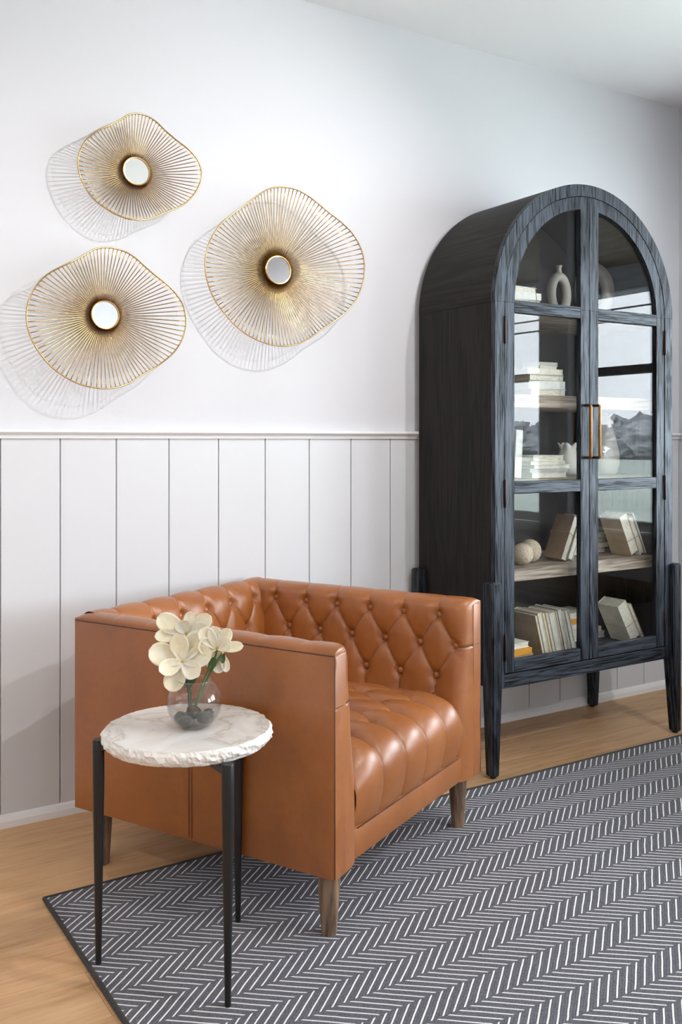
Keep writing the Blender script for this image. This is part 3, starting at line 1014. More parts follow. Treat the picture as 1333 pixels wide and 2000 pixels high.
sprig('magnolia', 'large open cream magnolia leaning over the front of the bowl', [rel(372, 1404, 0.0), rel(369, 1370, 0), rel(366, 1335, 0.0), c1], [
    (158, 68, 46, 0.15, 0.35, 0.05), (100, 56, 38, 0.05, 0.3), (60, 62, 40, -0.15, 0.3), (18, 62, 42, 0.1, 0.35, 0.05),
    (-112, 56, 42, 0.35, 0.3), (-30, 42, 38, 0.55, 0.45), (195, 40, 34, 0.65, 0.5)], c1,
    leaves=[(rel(368, 1345, 0.004), 75, 40, 22, -0.1, 0.2), (rel(366, 1342, 0.002), 120, 34, 20, 0.1, 0.2)], stem='darkstem')
c2 = rel(362, 1240, 0.016)
sprig('magnolia', 'cream magnolia at the top of the bouquet with an upright pointed petal', [rel(374, 1400, 0.012), rel(370, 1350, 0.014), rel(366, 1290, 0.02), c2], [
    (150, 66, 40, 0.05, 0.3), (183, 60, 28, 0.25, 0.3), (78, 44, 24, 0.0, 0.3), (35, 60, 34, 0.05, 0.3), (15, 46, 34, 0.2, 0.3), (110, 30, 34, 0.55, 0.4), (-60, 24, 40, 0.5, 0.4)], c2, stem='stem')
c3 = rel(424, 1266, 0.0)
sprig('magnolia', 'cream magnolia at the right of the bouquet on an arching green stem', [rel(366, 1416, -0.004), rel(384, 1372, -0.008), rel(400, 1325, -0.008), rel(420, 1285, 0.0), c3], [
    (128, 50, 34, 0.15, 0.3), (100, 44, 30, 0.05, 0.3), (55, 46, 28, 0.05, 0.3), (5, 52, 22, 0.0, 0.3), (30, 34, 30, 0.45, 0.4), (165, 36, 34, 0.35, 0.4)], c3,
    leaves=[(rel(408, 1310, -0.004), 62, 32, 16, 0.2, 0.3), (rel(438, 1276, 0.002), -100, 20, 9, 0.1, 0.2)])
c4 = rel(432, 1280, 0.022)
sprig('magnolia', 'half open cream bud hanging behind the right green stem', [rel(370, 1412, 0.008), rel(388, 1366, 0.006), rel(408, 1320, 0.010), c4], [
    (-105, 40, 26, 0.1, 0.35), (-140, 40, 28, 0.0, 0.35), (-75, 38, 18, 0.1, 0.3)], c4, rad=0.002)

# ------------------------------------------------------------------ wire wall art
ART = [
    ('small wavy brass wire wall flower, topmost of the three', 1.033, 2.001, 88, 0.255, (80, 200), (732, 528), 0.0450,
     [(735,80),(820,95),(890,140),(960,215),(1040,295),(1120,365),(1180,430),(1215,500),(1225,570),(1205,650),(1150,735),(1080,790),(1000,825),(930,850),(860,885),(770,905),(680,900),(600,875),(500,815),(420,750),(350,650),(305,550),(290,465),(303,370),(345,290),(420,230),(520,180),(600,140),(670,95)]),
    ('brass wire wall flower at the far left above the wainscot, lowest of the three', 0.93, 1.546, 94, 0.30, (0, 460), (686, 517), 0.0450,
     [(690,75),(760,82),(830,105),(890,145),(945,200),(1010,262),(1080,320),(1140,385),(1180,445),(1203,520),(1208,590),(1190,670),(1150,745),(1090,805),(1030,850),(960,890),(900,925),(850,957),(780,983),(690,997),(600,990),(520,970),(440,932),(360,875),(290,800),(230,710),(195,630),(177,540),(183,450),(210,370),(255,300),(320,245),(400,203),(480,165),(550,125),(620,88)]),
    ('largest brass wire wall flower, the one nearest the black cabinet', 1.534, 1.741, 112, 0.30, (340, 340), (679, 625), 0.0500,
     [(725,83),(800,95),(870,130),(940,185),(1010,250),(1090,320),(1150,385),(1200,470),(1228,560),(1232,650),(1215,750),(1180,830),(1110,915),(1040,965),(960,1015),(890,1065),(820,1100),(730,1120),(640,1115),(560,1092),(480,1050),(400,985),(330,900),(270,810),(230,710),(210,610),(212,520),(240,425),(290,340),(370,265),(450,210),(530,150),(600,105),(660,85)]),
]
D_RIM, D_MIR = 0.100, 0.052
def on_plane(px, py, yy):
    d = FV + RV * ((px - 666.5) / FPX) - UV * ((py - 860) / FPX)
    return CAMV + d * ((yy - CAMY) / d.y)
for label, ax, az, nw, scl, offp, cpx, mr, out in ART:
    cpt = on_plane(offp[0] + cpx[0] * scl, offp[1] + cpx[1] * scl, -D_MIR)
    ax, az = cpt.x, cpt.z
    root = empty('wire_wall_flower', (ax, 0, az)); tag(root, label, 'wall decor', 'wavy brass wire flowers on the wall')
    pol = []
    for (qx, qy) in out:
        p = on_plane(offp[0] + qx * scl, offp[1] + qy * scl, -D_RIM)
        pol.append((math.atan2(p.z - az, p.x - ax), math.hypot(p.z - az, p.x - ax)))
    pol.sort()
    ext = [(a - 2 * PI, r) for a, r in pol] + pol + [(a + 2 * PI, r) for a, r in pol]
    def rad_at(a):
        i = 0
        while ext[i + 1][0] < a: i += 1
        p0, p1, p2, p3 = ext[i - 1], ext[i], ext[i + 1], ext[min(i + 2, len(ext) - 1)]
        t = (a - p1[0]) / (p2[0] - p1[0])
        m1 = (p2[1] - p0[1]) / (p2[0] - p0[0]) * (p2[0] - p1[0]); m2 = (p3[1] - p1[1]) / (p3[0] - p1[0]) * (p2[0] - p1[0])
        return p1[1] * (2*t**3-3*t*t+1) + m1*(t**3-2*t*t+t) + p2[1]*(-2*t**3+3*t*t) + m2*(t**3-t*t)
    def dep(a): return D_RIM + 0.010 * math.sin(3 * a + 0.6)
    def rim(a): 
        r = rad_at((a + PI) % (2 * PI) - PI)
        return Vector((r * math.cos(a), -dep(a), r * math.sin(a)))
    bm = B(); tube(bm, [rim(2 * PI * i / 160) for i in range(160)], 0.0025, 8, closed=True)
    obj('rim', bm, M['brass'], root, True)
    r0 = mr - 0.001
    for i in range(nw):
        a = 2 * PI * (i + 0.5) / nw
        # equal spacing along the rim reads best when wires are spread by angle
        e_ = rim(a); R1 = math.hypot(e_.x, e_.z)
        pts = []
        for k in range(7):
            t = k / 6
            r = r0 + (R1 - r0) * t
            pts.append((r * math.cos(a), -(D_MIR - 0.006 + (dep(a) - D_MIR + 0.006) * t ** 1.35), r * math.sin(a)))
        bm = B(); tube(bm, pts, 0.0017, 5)
        obj('wire', bm, M['brass'], root, True)
    def ring(name, prof, mat):
        bm = B(); lathe(bm, prof, 48); 
        o = obj(name, bm, mat, root, 'auto', rot=(PI / 2, 0, 0)); return o
    ring('mirror_frame', [(mr - 0.004, 0.040), (mr, 0.040), (mr + 0.0012, 0.046), (mr + 0.0012, 0.0545), (mr - 0.001, 0.0565), (mr - 0.004, 0.0560), (mr - 0.0042, 0.050)], M['brass'])
    bm = B(); lathe(bm, [(mr - 0.0041, 0.0500), (mr - 0.0041, 0.0528)], 48); obj('mirror', bm, M['mirror'], root, False, rot=(PI / 2, 0, 0))
    ring('mounting_plate', [(0.026, 0.0005), (0.026, 0.006), (0.016, 0.008), (0.016, 0.040)], M['brass'])

# ------------------------------------------------------------------ display cabinet
CX, CR, CZ = 2.656, 0.464, 1.643
YF, YB = -0.466, -0.030
ZB = 0.298
cab = empty('display_cabinet', (0, 0, 0)); tag(cab, 'tall black oak display cabinet with arched glass doors', 'cabinet')
def arc(r, a0, a1, n=28): return [(CX + r * math.cos(a0 + (a1 - a0) * i / n), CZ + r * math.sin(a0 + (a1 - a0) * i / n)) for i in range(n + 1)]
TW = 0.030
for s in (-1, 1):
    x0, x1 = sorted((CX + s * CR, CX + s * (CR - TW)))
    boxobj('case_side', (x0, x1, -0.4440, YB, ZB, CZ - 0.0008), M['oakside'], cab, bev=0.0012)
bm = B()
strip(bm, arc(CR, PI, 0, 56), arc(CR - TW, PI, 0, 56), -0.4440, YB)
obj('case_arch', bm, M['oakside_y'], cab, 'auto')
bm = B()
prism(bm, [(CX - CR + TW, ZB)] + arc(CR - TW, PI, 0, 40) + [(CX + CR - TW, ZB)], YB - 0.014, YB - 0.002)
obj('back_panel', bm, M['inner'], cab)
boxobj('case_bottom', (CX - CR + TW, CX + CR - TW, -0.444, YB - 0.014, ZB, 0.352), M['oakblack_h'], cab)
bm = B()
FW = 0.0435
strip(bm, arc(CR, PI, 0, 56), arc(CR - FW, PI, 0, 56), YF, -0.4440)
for s in (-1, 1):
    x0, x1 = sorted((CX + s * CR, CX + s * (CR - FW)))
    box(bm, x0, x1, YF, -0.4440, ZB, CZ, 0.0010)
box(bm, CX - CR + FW, CX + CR - FW, YF, -0.4440, ZB, 0.3455, 0.0010, mi=1)
obj('face_frame', bm, [M['oakblack_v'], M['oakblack_h']], cab, 'auto')
# doors
DG = 0.0025
RD = CR - FW - DG            # outer radius of the doors
SW = 0.0455
ZD0 = 0.349
for s in (-1, 1):
    bm = B()
    y0, y1 = -0.4645, -0.4430
    a_out = 0 if s > 0 else PI
    n = 28
    g0 = DG / 2 + SW
    lim_o, lim_i = math.acos(g0 / RD), math.acos(g0 / (RD - SW))
    def pt(r, q): return (CX + s * r * math.cos(q), CZ + r * math.sin(q))
    strip(bm, [pt(RD, lim_o * i / n) for i in range(n + 1)], [pt(RD - SW, lim_i * i / n) for i in range(n + 1)], y0, y1)
    l9 = math.acos(DG / 2 / RD)
    prism(bm, [(CX + s * g0, CZ)] + [pt(RD, lim_o + (l9 - lim_o) * i / 6) for i in range(7)] + [(CX + s * DG / 2, CZ)], y0, y1)
    def bxx(xa, xb, z0, z1, mi=0):
        xa, xb = sorted((CX + s * xa, CX + s * xb)); box(bm, xa, xb, y0, y1, z0, z1, 0.0012, mi)
    bxx(RD - SW, RD, ZD0, CZ)                                     # outer stile
    bxx(DG / 2, DG / 2 + SW, ZD0, CZ)                             # meeting stile
    bxx(DG / 2 + SW, RD - SW, ZD0, ZD0 + 0.044, 1)                # bottom rail
    bxx(DG / 2 + SW, RD - SW, 0.9730, 1.0165, 1)                  # middle rail
    bxx(DG / 2 + SW, RD - SW, 1.6090, 1.6525, 1)                  # upper rail
    dr = obj('door', bm, [M['oakblack_v'], M['oakblack_h']], cab, 'auto')
    gy0, gy1 = -0.4535, -0.4495
    g0, g1 = DG / 2 + SW, RD - SW
    for z0, z1 in ((ZD0 + 0.044, 0.9730), (1.0165, 1.6090)):
        xa, xb = sorted((CX + s * g0, CX + s * g1)); boxobj('pane', (xa, xb, gy0, gy1, z0, z1), M['glass'], dr)
    bm = B()
    l0 = math.asin((1.6525 - CZ) / (RD - SW)); l1 = math.acos(g0 / (RD - SW))
    pts = [(CX + s * (RD - SW) * math.cos(l0 + (l1 - l0) * i / 20), CZ + (RD - SW) * math.sin(l0 + (l1 - l0) * i / 20)) for i in range(21)]
    prism(bm, [(CX + s * g0, 1.6525)] + pts, gy0, gy1)
    obj('pane', bm, M['glass'], dr)
    # handle
    hx = CX + s * 0.0235
    yb_, yf_ = -0.4630, -0.4930
    pts = [(hx, yb_, 1.290), (hx, yf_ + 0.007, 1.290)]
    for i in range(1, 6):
        q = PI / 2 * i / 5; pts.append((hx, yf_ + 0.007 - 0.007 * math.sin(q), 1.290 - 0.007 * (1 - math.cos(q))))
    for i in range(1, 6):
        q = PI / 2 * i / 5; pts.append((hx, yf_ + 0.007 * (1 - math.cos(q)), 1.104 - 0.007 * math.sin(q) + 0.0))
    pts.append((hx, yb_, 1.097))
    bm = B(); tube(bm, pts, 0.0052, 12); obj('handle', bm, M['bronze'], dr, True)
    for hz in (1.545, 0.975, 0.44):
        bm = B()
        hxx = CX + s * (RD + DG / 2)
        lathe(bm, [(0.0038, hz - 0.045), (0.0046, hz - 0.043), (0.0046, hz + 0.043), (0.0038, hz + 0.045)], 10, (hxx, YF - 0.0015, 0))
        for k in (-0.046, 0.046):
            lathe(bm, [(0.003, hz + k - 0.0025), (0.0042, hz + k), (0.003, hz + k + 0.0025)], 10, (hxx, YF - 0.0015, 0))
        obj('hinge', bm, M['hinge'], dr, 'auto')
# shelves
SHZ = [0.700, 1.020, 1.327, 1.652]
for z in SHZ:
    hw = CR - TW - 0.001
    if z > CZ: hw = math.sqrt((CR - TW) ** 2 - (z - CZ) ** 2) - 0.001
    th_ = 0.047 if z < 1.6 else 0.040
    boxobj('shelf', (CX - hw, CX + hw, -0.400, YB - 0.015, z - th_, z), M['shelf'], cab, bev=0.0015)
# legs
def leg(x0, x1, y0, y1, sx, sy):
    bm = B()
    vs = box(bm, x0, x1, y0, y1, 0.006, 0.672)
    for v in vs:
        if v.co.z < 0.1:
            cxm, cym = (x0 if sx < 0 else x1), (y0 if sy < 0 else y1)
            v.co.x = cxm + (v.co.x - cxm) * 0.70; v.co.y = cym + (v.co.y - cym) * 0.70
    # keep the taper below the case only
    es = list(bm.edges)
    r = bmesh.ops.bisect_plane(bm, geom=list(bm.verts) + list(bm.edges) + list(bm.faces), plane_co=(0, 0, ZB), plane_no=(0, 0, 1))
    for v in bm.verts:
        if abs(v.co.z - ZB) < 1e-4:
            xs_ = [x0, x1]; ys_ = [y0, y1]
            v.co.x = min(xs_, key=lambda q: abs(q - v.co.x)); v.co.y = min(ys_, key=lambda q: abs(q - v.co.y))
    bmesh.ops.bevel(bm, geom=[e for e in bm.edges if e.calc_face_angle(0) > 0.5], offset=0.005, segments=3, affect='EDGES')
    o = obj('leg', bm, M['oakblack_v'], cab, 'auto')
    cx_ = (x0 if sx < 0 else x1) - sx * 0.018; cy_ = (y0 if sy < 0 else y1) - sy * 0.018
    bm = B(); lathe(bm, [(0.010, 0.0), (0.011, 0.007)], 14, (cx_, cy_, 0)); obj('glide', bm, M['rubber'], o)
LW, LD = 0.046, 0.056
for sx in (-1, 1):
    x0, x1 = (CX - CR - 0.030, CX - CR - 0.030 + LW) if sx < 0 else (CX + CR + 0.030 - LW, CX + CR + 0.030)
    leg(x0, x1, -0.488, -0.488 + LD, sx, -1)
    leg(x0, x1, -0.018 - LD, -0.018, sx, 1)

# ------------------------------------------------------------------ things in the cabinet
def book(label, size, loc, col, rz=0.0, lean=0.0, pose='flat', group='books in the cabinet', rnd=[0], open_front=True):
    """size = (long, deep, thick). flat: lies on its cover, spine or pages to the front. up: stands, thickness along x.
    loc = centre of the footprint on the shelf (x,y,z). lean: tilt in the x,z plane (positive: top to the right)."""
    rnd[0] += 1
    Lg, Dp, Th = size
    bm = B()
    c = 0.0022 if Th > 0.012 else 0.0014
    # cover: two boards and a spine, book lying flat with the spine at +y (back) or -y (front)
    sp = 1 if open_front else -1
    box(bm, -Lg / 2, Lg / 2, -Dp / 2, Dp / 2, 0, c, 0.0006)
    box(bm, -Lg / 2, Lg / 2, -Dp / 2, Dp / 2, Th - c, Th, 0.0006)
    y0, y1 = sorted((sp * Dp / 2, sp * (Dp / 2 - c)))
    box(bm, -Lg / 2, Lg / 2, y0, y1, c * 0.5, Th - c * 0.5, 0.0006)
    root = obj('book', bm, BK[col])
    bm = B()
    q = 0.003
    y0, y1 = sorted((sp * (Dp / 2 - c), -sp * (Dp / 2 - q)))
    box(bm, -Lg / 2 + q, Lg / 2 - q, y0, y1, c, Th - c)
    obj('page_block', bm, M['pages'], root)
    if pose == 'flat':
        root.location = loc
        root.rotation_euler = (0, 0, rz)
    else:
        # stand on the short-long edge: local x -> up, z -> x
        Rm = Matrix.Rotation(-PI / 2, 4, 'Y')     # x->z, z->-x
        Rl = Matrix.Rotation(lean, 4, 'Y')        # tilt: top towards +x for positive
        Mx = Matrix.Rotation(rz, 4, 'Z') @ Rl @ Rm
        pts = [Mx @ Vector((sx * Lg / 2, sy * Dp / 2, z)) for sx in (-1, 1) for sy in (-1, 1) for z in (0, Th)]
        zmin_ = min(p.z for p in pts)
        # foot = lowest edge centre
        foot = [p for p in pts if p.z < zmin_ + 1e-5]
        fc = sum((Vector(p) for p in foot), Vector()) / len(foot)
        root.matrix_world = Matrix.Translation(Vector(loc) - Vector((fc.x, fc.y, zmin_))) @ Mx
    tag(root, label, 'book', group)
    return root
rb = random.Random(21)
def stack(x, yc, z, items, where, group):
    """items bottom to top: (long, deep, thick, colour, rz, dx); every book one label by its place in the stack"""
    n = len(items)
    names = ['bottom', 'second from bottom', 'third from bottom', 'fourth from bottom', 'fifth from bottom', 'sixth from bottom', 'seventh from bottom']
    zz = z + 0.0003
    for i, (lg, dp, th, colr, rz, dx) in enumerate(items):
        pos = 'top' if i == n - 1 else names[i]
        book('%s book of %s' % (pos, where), (lg, dp, th), (x + dx, yc, zz), colr, rz, group=group, open_front=(i % 2 == 0))
        zz += th + 0.0003
    return zz
def twine_loop(label, pts, r=0.0012):
    bm = B(); tube(bm, pts, r, 6, closed=True)
    tag(obj('twine', bm, M['twine'], None, True), label, 'twine', 'twine around books')
Z1 = 0.352
# bottom compartment
stack(2.375, -0.345, Z1, [(0.135, 0.10, 0.030, 'orange', 0.05, 0), (0.125, 0.10, 0.024, 'orange', -0.05, -0.005), (0.115, 0.095, 0.020, 'cream', 0.08, -0.010)], 'the low orange stack at the bottom left', 'orange book stack')
xs = 2.518
cols = ['tan', 'cream', 'mustard', 'grey', 'white', 'brown', 'white', 'grey', 'white']
ths = [0.014, 0.022, 0.014, 0.016, 0.030, 0.012, 0.018, 0.016, 0.020]
nms = ['tan-edged thin', 'cream worn', 'mustard topped', 'grey thin', 'thick white', 'thin brown', 'white', 'grey worn', 'last white']
ordn = ['leftmost', 'second', 'third', 'fourth', 'fifth', 'sixth', 'seventh', 'eighth', 'rightmost']
LEAN = math.radians(-15)
for k in range(9):
    # foot is the lowest edge (left side leans)
    book('%s book, %s of the leaning row in the bottom compartment' % (nms[k], ordn[k]), (0.168 + rb.uniform(-0.006, 0.008), 0.13, ths[k]), (xs, -0.300, Z1 + 0.0004), cols[k], 0, LEAN, 'up', 'leaning row of old books')
    xs += ths[k] / math.cos(LEAN) + 0.0012
stack(2.870, -0.165, Z1, [(0.20, 0.13, 0.026, 'white', 0.03, 0.03), (0.19, 0.13, 0.022, 'cream', -0.04, 0.01), (0.19, 0.13, 0.020, 'white', 0.05, -0.005), (0.16, 0.12, 0.022, 'orange', -0.03, -0.02), (0.15, 0.12, 0.024, 'cream', 0.06, -0.02)], 'the stack behind the door stile at the bottom', 'bottom middle book stack')
for k, (dx, th, c_) in enumerate(((0, 0.052, 'cream'), (0.062, 0.018, 'tan'))):
    book(['thick cream book tied in the bundle at the bottom right', 'thin tan book tied in the bundle at the bottom right'][k], (0.172, 0.11, th), (2.998 + dx, -0.315, Z1 + 0.0004), c_, 0, math.radians(-29), 'up', 'tied bundle at the bottom right')
def lean_twine(label, foot_x, yc, z, lean, thick, deep, hts):
    """loop round a leaning bundle whose outermost low edge is at foot_x (left edge when it leans left, right edge when it leans right)"""
    up = Vector((math.sin(lean), 0, math.cos(lean))); across = Vector((math.cos(lean), 0, -math.sin(lean)))
    for h in hts:
        b0 = Vector((foot_x, yc, z)) + up * h
        e = 0.0016
        if lean < 0: lo, hi = -e, thick + e
        else: lo, hi = -thick - e, e
        P = []
        for (a, d) in ((lo, -deep / 2 - e), (hi, -deep / 2 - e), (hi, deep / 2 + e), (lo, deep / 2 + e)):
            P.append(b0 + across * a + Vector((0, d, 0.004 if a == lo else -0.004)))
        twine_loop(label, P)
lean_twine('twine round the tied bundle of books at the bottom right', 2.998, -0.315, Z1, math.radians(-29), 0.0722, 0.11, [0.07])
# second compartment
ZS = SHZ[0]
def twine_ball(label, x, yc, z, r, sd):
    bm = B(); bmesh.ops.create_uvsphere(bm, u_segments=48, v_segments=32, radius=r)
    rot1, rot2 = Matrix.Rotation(0.7 + sd, 3, 'X'), Matrix.Rotation(1.2 * sd, 3, 'Z')
    for v in bm.verts:
        n_ = v.co.normalized(); q = rot1 @ rot2 @ n_
        k = noise.noise(q * 1.3 + Vector((sd * 9, 0, 0)))
        v.co = n_ * r * (1 + 0.022 * math.sin(q.z * 42 + 9 * k) + 0.02 * k)
    o = obj('twine_ball', bm, M['twineball'], None, True, loc=(x, yc, z + r * 1.02)); tag(o, label, 'twine ball', 'twine balls')
M['twineball'] = m_plain('pale_twine', (0.56, 0.46, 0.34), 0.85, nz=0.25, nscale=160, bump=0.3)
twine_ball('tan twine ball in front of the other two balls', 2.432, -0.345, ZS, 0.040, 1)
twine_ball('pale twine ball beside the leaning pair of books', 2.512, -0.300, ZS, 0.043, 2)
twine_ball('whitish twine ball half hidden behind the left door stile', 2.362, -0.285, ZS, 0.040, 3)
LN2 = math.radians(24)
for k, (dx, th) in enumerate(((0, 0.030), (0.034, 0.026))):
    book(['brown paper covered book of the pair leaning right on the lowest shelf', 'white covered book of the pair leaning right on the lowest shelf'][k], (0.178, 0.095, th), (2.640 + dx, -0.315, ZS + 0.0004), ['kraft', 'white'][k], 0, LN2, 'up', 'tied pair leaning right')
lean_twine('twine round the pair leaning right on the lowest shelf', 2.674, -0.315, ZS, LN2, 0.0615, 0.095, [0.09])
stack(2.905, -0.165, ZS, [(0.205, 0.12, 0.022, 'white', 0.03, 0), (0.21, 0.13, 0.020, 'cream', -0.03, 0.005), (0.20, 0.12, 0.020, 'grey', 0.05, 0.01), (0.19, 0.12, 0.022, 'white', -0.02, 0.0)], 'the stack behind the middle stiles on the lowest shelf', 'lowest shelf book stack')
LN3 = math.radians(-25)
for k, (dx, th, c_, lg) in enumerate(((0, 0.046, 'tan', 0.172), (0.0525, 0.022, 'cream', 0.165), (0.0785, 0.016, 'black', 0.185))):
    book(['thick tan', 'cream', 'black'][k] + ' book in the tied bundle leaning left on the lowest shelf', (lg, 0.105, th), (2.988 + dx, -0.325, ZS + 0.0004), c_, 0, LN3, 'up', 'tied bundle leaning left')
lean_twine('twine round the bundle leaning left on the lowest shelf', 2.988, -0.325, ZS, LN3, 0.0872, 0.105, [0.06])
# third compartment
ZS = SHZ[1]
stack(2.565, -0.285, ZS, [(0.185, 0.13, 0.020, 'white', 0.02, 0), (0.190, 0.13, 0.014, 'grey', -0.03, 0.0), (0.195, 0.13, 0.014, 'white', 0.05, 0.012), (0.17, 0.12, 0.013, 'cream', -0.04, 0.0), (0.165, 0.12, 0.022, 'white', 0.03, 0.0)], 'the white stack below the handles', 'white book stack')
book('upright white book at the left on the second shelf', (0.178, 0.12, 0.034), (2.450, -0.26, ZS + 0.0004), 'white', 0, math.radians(3), 'up', 'upright white book', open_front=False)
def ruffle(label, name, x, yc, z, prof, mat, n=48, amp=0.006, lob=5, th=0.003):
    bm = B()
    H = prof[-1][1]
    def fn(r, zz, a, k):
        q = max(0, (zz / H - 0.72) / 0.28)
        return r + amp * q * math.sin(lob * a + 1.0), zz + amp * 1.2 * q * math.cos(lob * a)
    inner = [(max(r - th, 0.002), zz + (th if i == 0 else 0)) for i, (r, zz) in enumerate(prof)][::-1]
    lathe(bm, prof + inner, n, fn=fn)
    tag(obj(name, bm, mat, None, True, loc=(x, yc, z + 0.0004)), label, 'vase', 'white vases in the cabinet')
ruffle('short grey ceramic pitcher with ruffled mouth beside the white stack', 'ruffled_pitcher', 2.815, -0.20, ZS, [(0.040, 0), (0.055, 0.012), (0.060, 0.035), (0.052, 0.065), (0.036, 0.088), (0.031, 0.105), (0.036, 0.125)], M['ceramic'])
ruffle('tall white vase with narrow ruffled neck behind the right door', 'tall_vase', 3.020, -0.22, ZS, [(0.034, 0), (0.044, 0.010), (0.051, 0.050), (0.048, 0.100), (0.036, 0.150), (0.025, 0.190), (0.023, 0.215), (0.031, 0.245)], M['ceramic'])
# fourth compartment
ZS = SHZ[2]
stack(2.560, -0.285, ZS, [(0.185, 0.13, 0.026, 'white', 0.03, 0.0), (0.180, 0.13, 0.030, 'white', -0.04, -0.004), (0.185, 0.13, 0.023, 'grey', 0.05, -0.010), (0.175, 0.13, 0.022, 'cream', -0.03, -0.014), (0.10, 0.09, 0.014, 'white', 0.08, 0.018), (0.095, 0.09, 0.013, 'grey', -0.05, 0.020)], 'the six-book stack on the third shelf', 'third shelf book stack')
# arched compartment
ZS = SHZ[3]
ze = stack(2.440, -0.285, ZS, [(0.17, 0.12, 0.030, 'cream', 0.05, 0.0), (0.165, 0.12, 0.026, 'white', -0.10, 0.004), (0.15, 0.11, 0.022, 'white', 0.08, -0.004)], 'the small stack in the arched compartment', 'arched compartment stack')
twine_loop('loose twine tied round the small stack in the arched compartment', [(2.50, -0.350, ZS + 0.001), (2.497, -0.352, ZS + 0.04), (2.49, -0.350, ze + 0.001), (2.49, -0.22, ze + 0.001), (2.497, -0.215, ZS + 0.04), (2.50, -0.215, ZS + 0.001)])
def ring_vase(label, name, x, yc, z, rx, rz_, tr, neck, mat, rot):
    root = empty(name, (x, yc, z), rot)
    tag(root, label, 'vase', 'ring vases')
    bm = B()
    n = 56
    tube(bm, [(rx * math.cos(2 * PI * i / n), 0, rz_ + tr * 0.96 + rz_ * math.sin(2 * PI * i / n)) for i in range(n)], tr, 16, closed=True)
    obj('ring_body', bm, mat, root, True)
    if neck:
        zt = 2 * rz_ + tr * 1.7
        bm = B(); lathe(bm, [(tr * 0.8, zt - tr * 0.6), (tr * 0.55, zt + 0.006), (tr * 0.5, zt + 0.020), (tr * 0.75, zt + 0.030), (tr * 0.55, zt + 0.030), (tr * 0.35, zt + 0.016)], 20)
        obj('neck', bm, mat, root, True)
ring_vase('small ring shaped vase with a short neck in the arched compartment', 'ring_vase', 2.735, -0.23, ZS + 0.0003, 0.047, 0.070, 0.0185, True, M['ceramic2'], 0.1)
ring_vase('larger plain ring vase behind the right arched pane', 'ring_vase', 2.965, -0.20, ZS + 0.0003, 0.072, 0.095, 0.026, False, M['ceramic2'], -0.15)

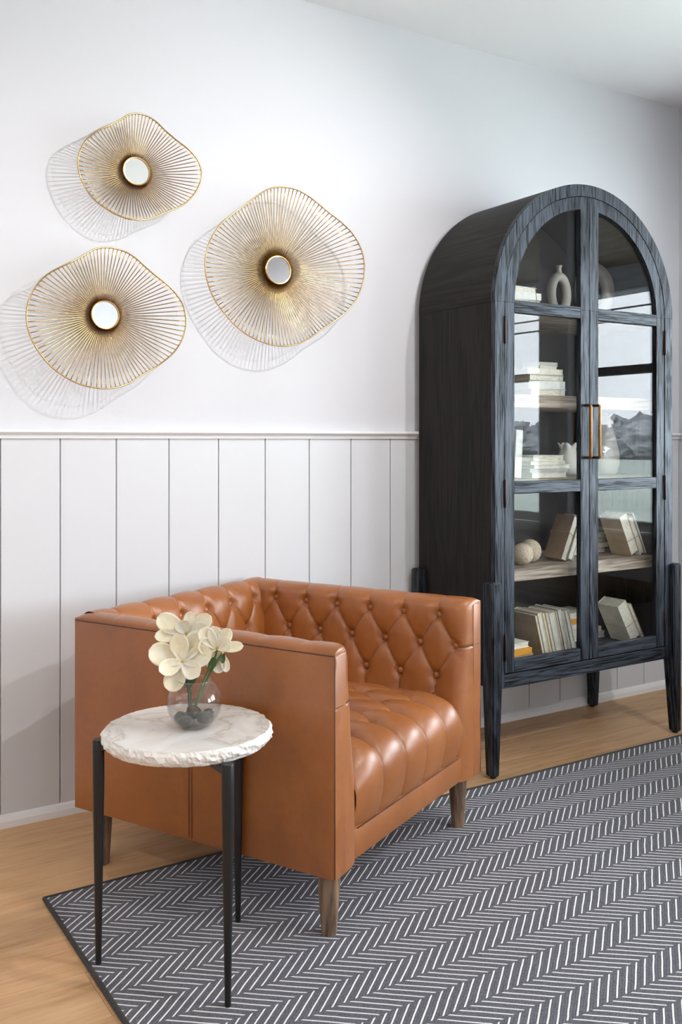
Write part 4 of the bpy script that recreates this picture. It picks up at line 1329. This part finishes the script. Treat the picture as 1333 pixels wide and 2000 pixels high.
# ------------------------------------------------------------------ ceiling lamps
M['lens'] = NT('lamp_lens').set((0.9, 0.9, 0.9), 0.5).m
for n_ in M['lens'].node_tree.nodes:
    if n_.type == 'BSDF_PRINCIPLED':
        n_.inputs['Emission Color'].default_value = (1.0, 0.88, 0.72, 1); n_.inputs['Emission Strength'].default_value = 6.0
WHERE = ['near the cabinet and windows', 'left of the armchair', 'added as fill for the right of the back wall', 'behind the camera by the left wall, added for ambient fill', 'behind the camera in the middle, added for ambient fill']
for k, (lx, ly, pw, colr, aim, cone) in enumerate(LAMPS):
    root = empty('ceiling_downlight', (lx, ly, CEIL)); tag(root, 'round recessed ceiling lamp ' + WHERE[k], 'ceiling lamp', 'recessed lamps')
    bm = B(); lathe(bm, [(0.062, -0.001), (0.085, -0.001), (0.087, -0.005), (0.070, -0.009), (0.062, -0.006)], 40); obj('trim_ring', bm, M['white'], root, 'auto')
    bm = B(); lathe(bm, [(0.061, 0.0), (0.061, -0.004), (0.058, -0.005)], 32); obj('lens', bm, M['lens'], root)
    L = bpy.data.lights.new('downlight', 'SPOT')
    L.energy = pw * 6; L.color = colr; L.spot_size = math.radians(cone); L.spot_blend = 0.25 if aim is None else 0.9; L.shadow_soft_size = 0.014 if aim else 0.035
    o = bpy.data.objects.new('downlight', L); COL.objects.link(o); o.parent = root; o.location = (0, 0, -0.045)
    if aim: o.rotation_euler = (Vector(aim) - Vector((lx, ly, CEIL - 0.045))).to_track_quat('-Z', 'Y').to_euler()

# ------------------------------------------------------------------ far things mirrored in the room
pf = empty('picture_frame', (2.00, FY + 0.002, 1.75)); tag(pf, 'black framed picture on the wall facing the wall flowers', 'picture')
bm = B()
for d in ((-0.5, 0.5, 0, 0.03, -0.7, -0.68), (-0.5, 0.5, 0, 0.03, 0.68, 0.7), (-0.5, -0.48, 0, 0.03, -0.68, 0.68), (0.48, 0.5, 0, 0.03, -0.68, 0.68)): box(bm, *d, 0.002)
obj('frame', bm, M['asphalt'], pf)
boxobj('mat_board', (-0.48, 0.48, 0.0, 0.012, -0.68, 0.68), m_plain('picture_mat', (0.62, 0.62, 0.65), 0.7, nz=0.1, nscale=4), pf)
# woven stool under the window, reflected in the lower panes
M['rush'] = m_wood('woven_rush', (0.08, 0.05, 0.03), (0.25, 0.17, 0.10), 'x', 0.8, 0.4, 60)
M['stoolwood'] = m_wood('stool_wood', (0.10, 0.05, 0.025), (0.24, 0.12, 0.06), 'z', 0.5, 0.2, 60)
stl = empty('woven_stool', (3.39, -1.17, 0.0), PI / 2); tag(stl, 'woven rush stool with wooden legs under the window, seen reflected in the glass', 'stool')
bm = B()
box(bm, -0.24, 0.24, -0.33, 0.33, 0.40, 0.46, 0.02, seg=3)
obj('seat_pad', bm, M['rush'], stl, 'auto')
for k in range(16):
    yy = -0.30 + k * 0.04
    bm = B(); tube(bm, [(-0.235, yy, 0.43), (-0.22, yy, 0.463), (0, yy, 0.466), (0.22, yy, 0.463), (0.235, yy, 0.43)], 0.014, 6); obj('rush_strand', bm, M['rush'], stl, True)
for sx in (-1, 1):
    for sy in (-1, 1):
        bm = B(); tube(bm, [(sx * 0.21, sy * 0.30, RUGZ if True else 0), (sx * 0.20, sy * 0.28, 0.41)], [0.016, 0.022], 10); obj('leg', bm, M['stoolwood'], stl, True)
    boxobj('stretcher', (sx * 0.205 - 0.01, sx * 0.205 + 0.01, -0.28, 0.28, 0.14, 0.165), M['stoolwood'], stl, bev=0.003)
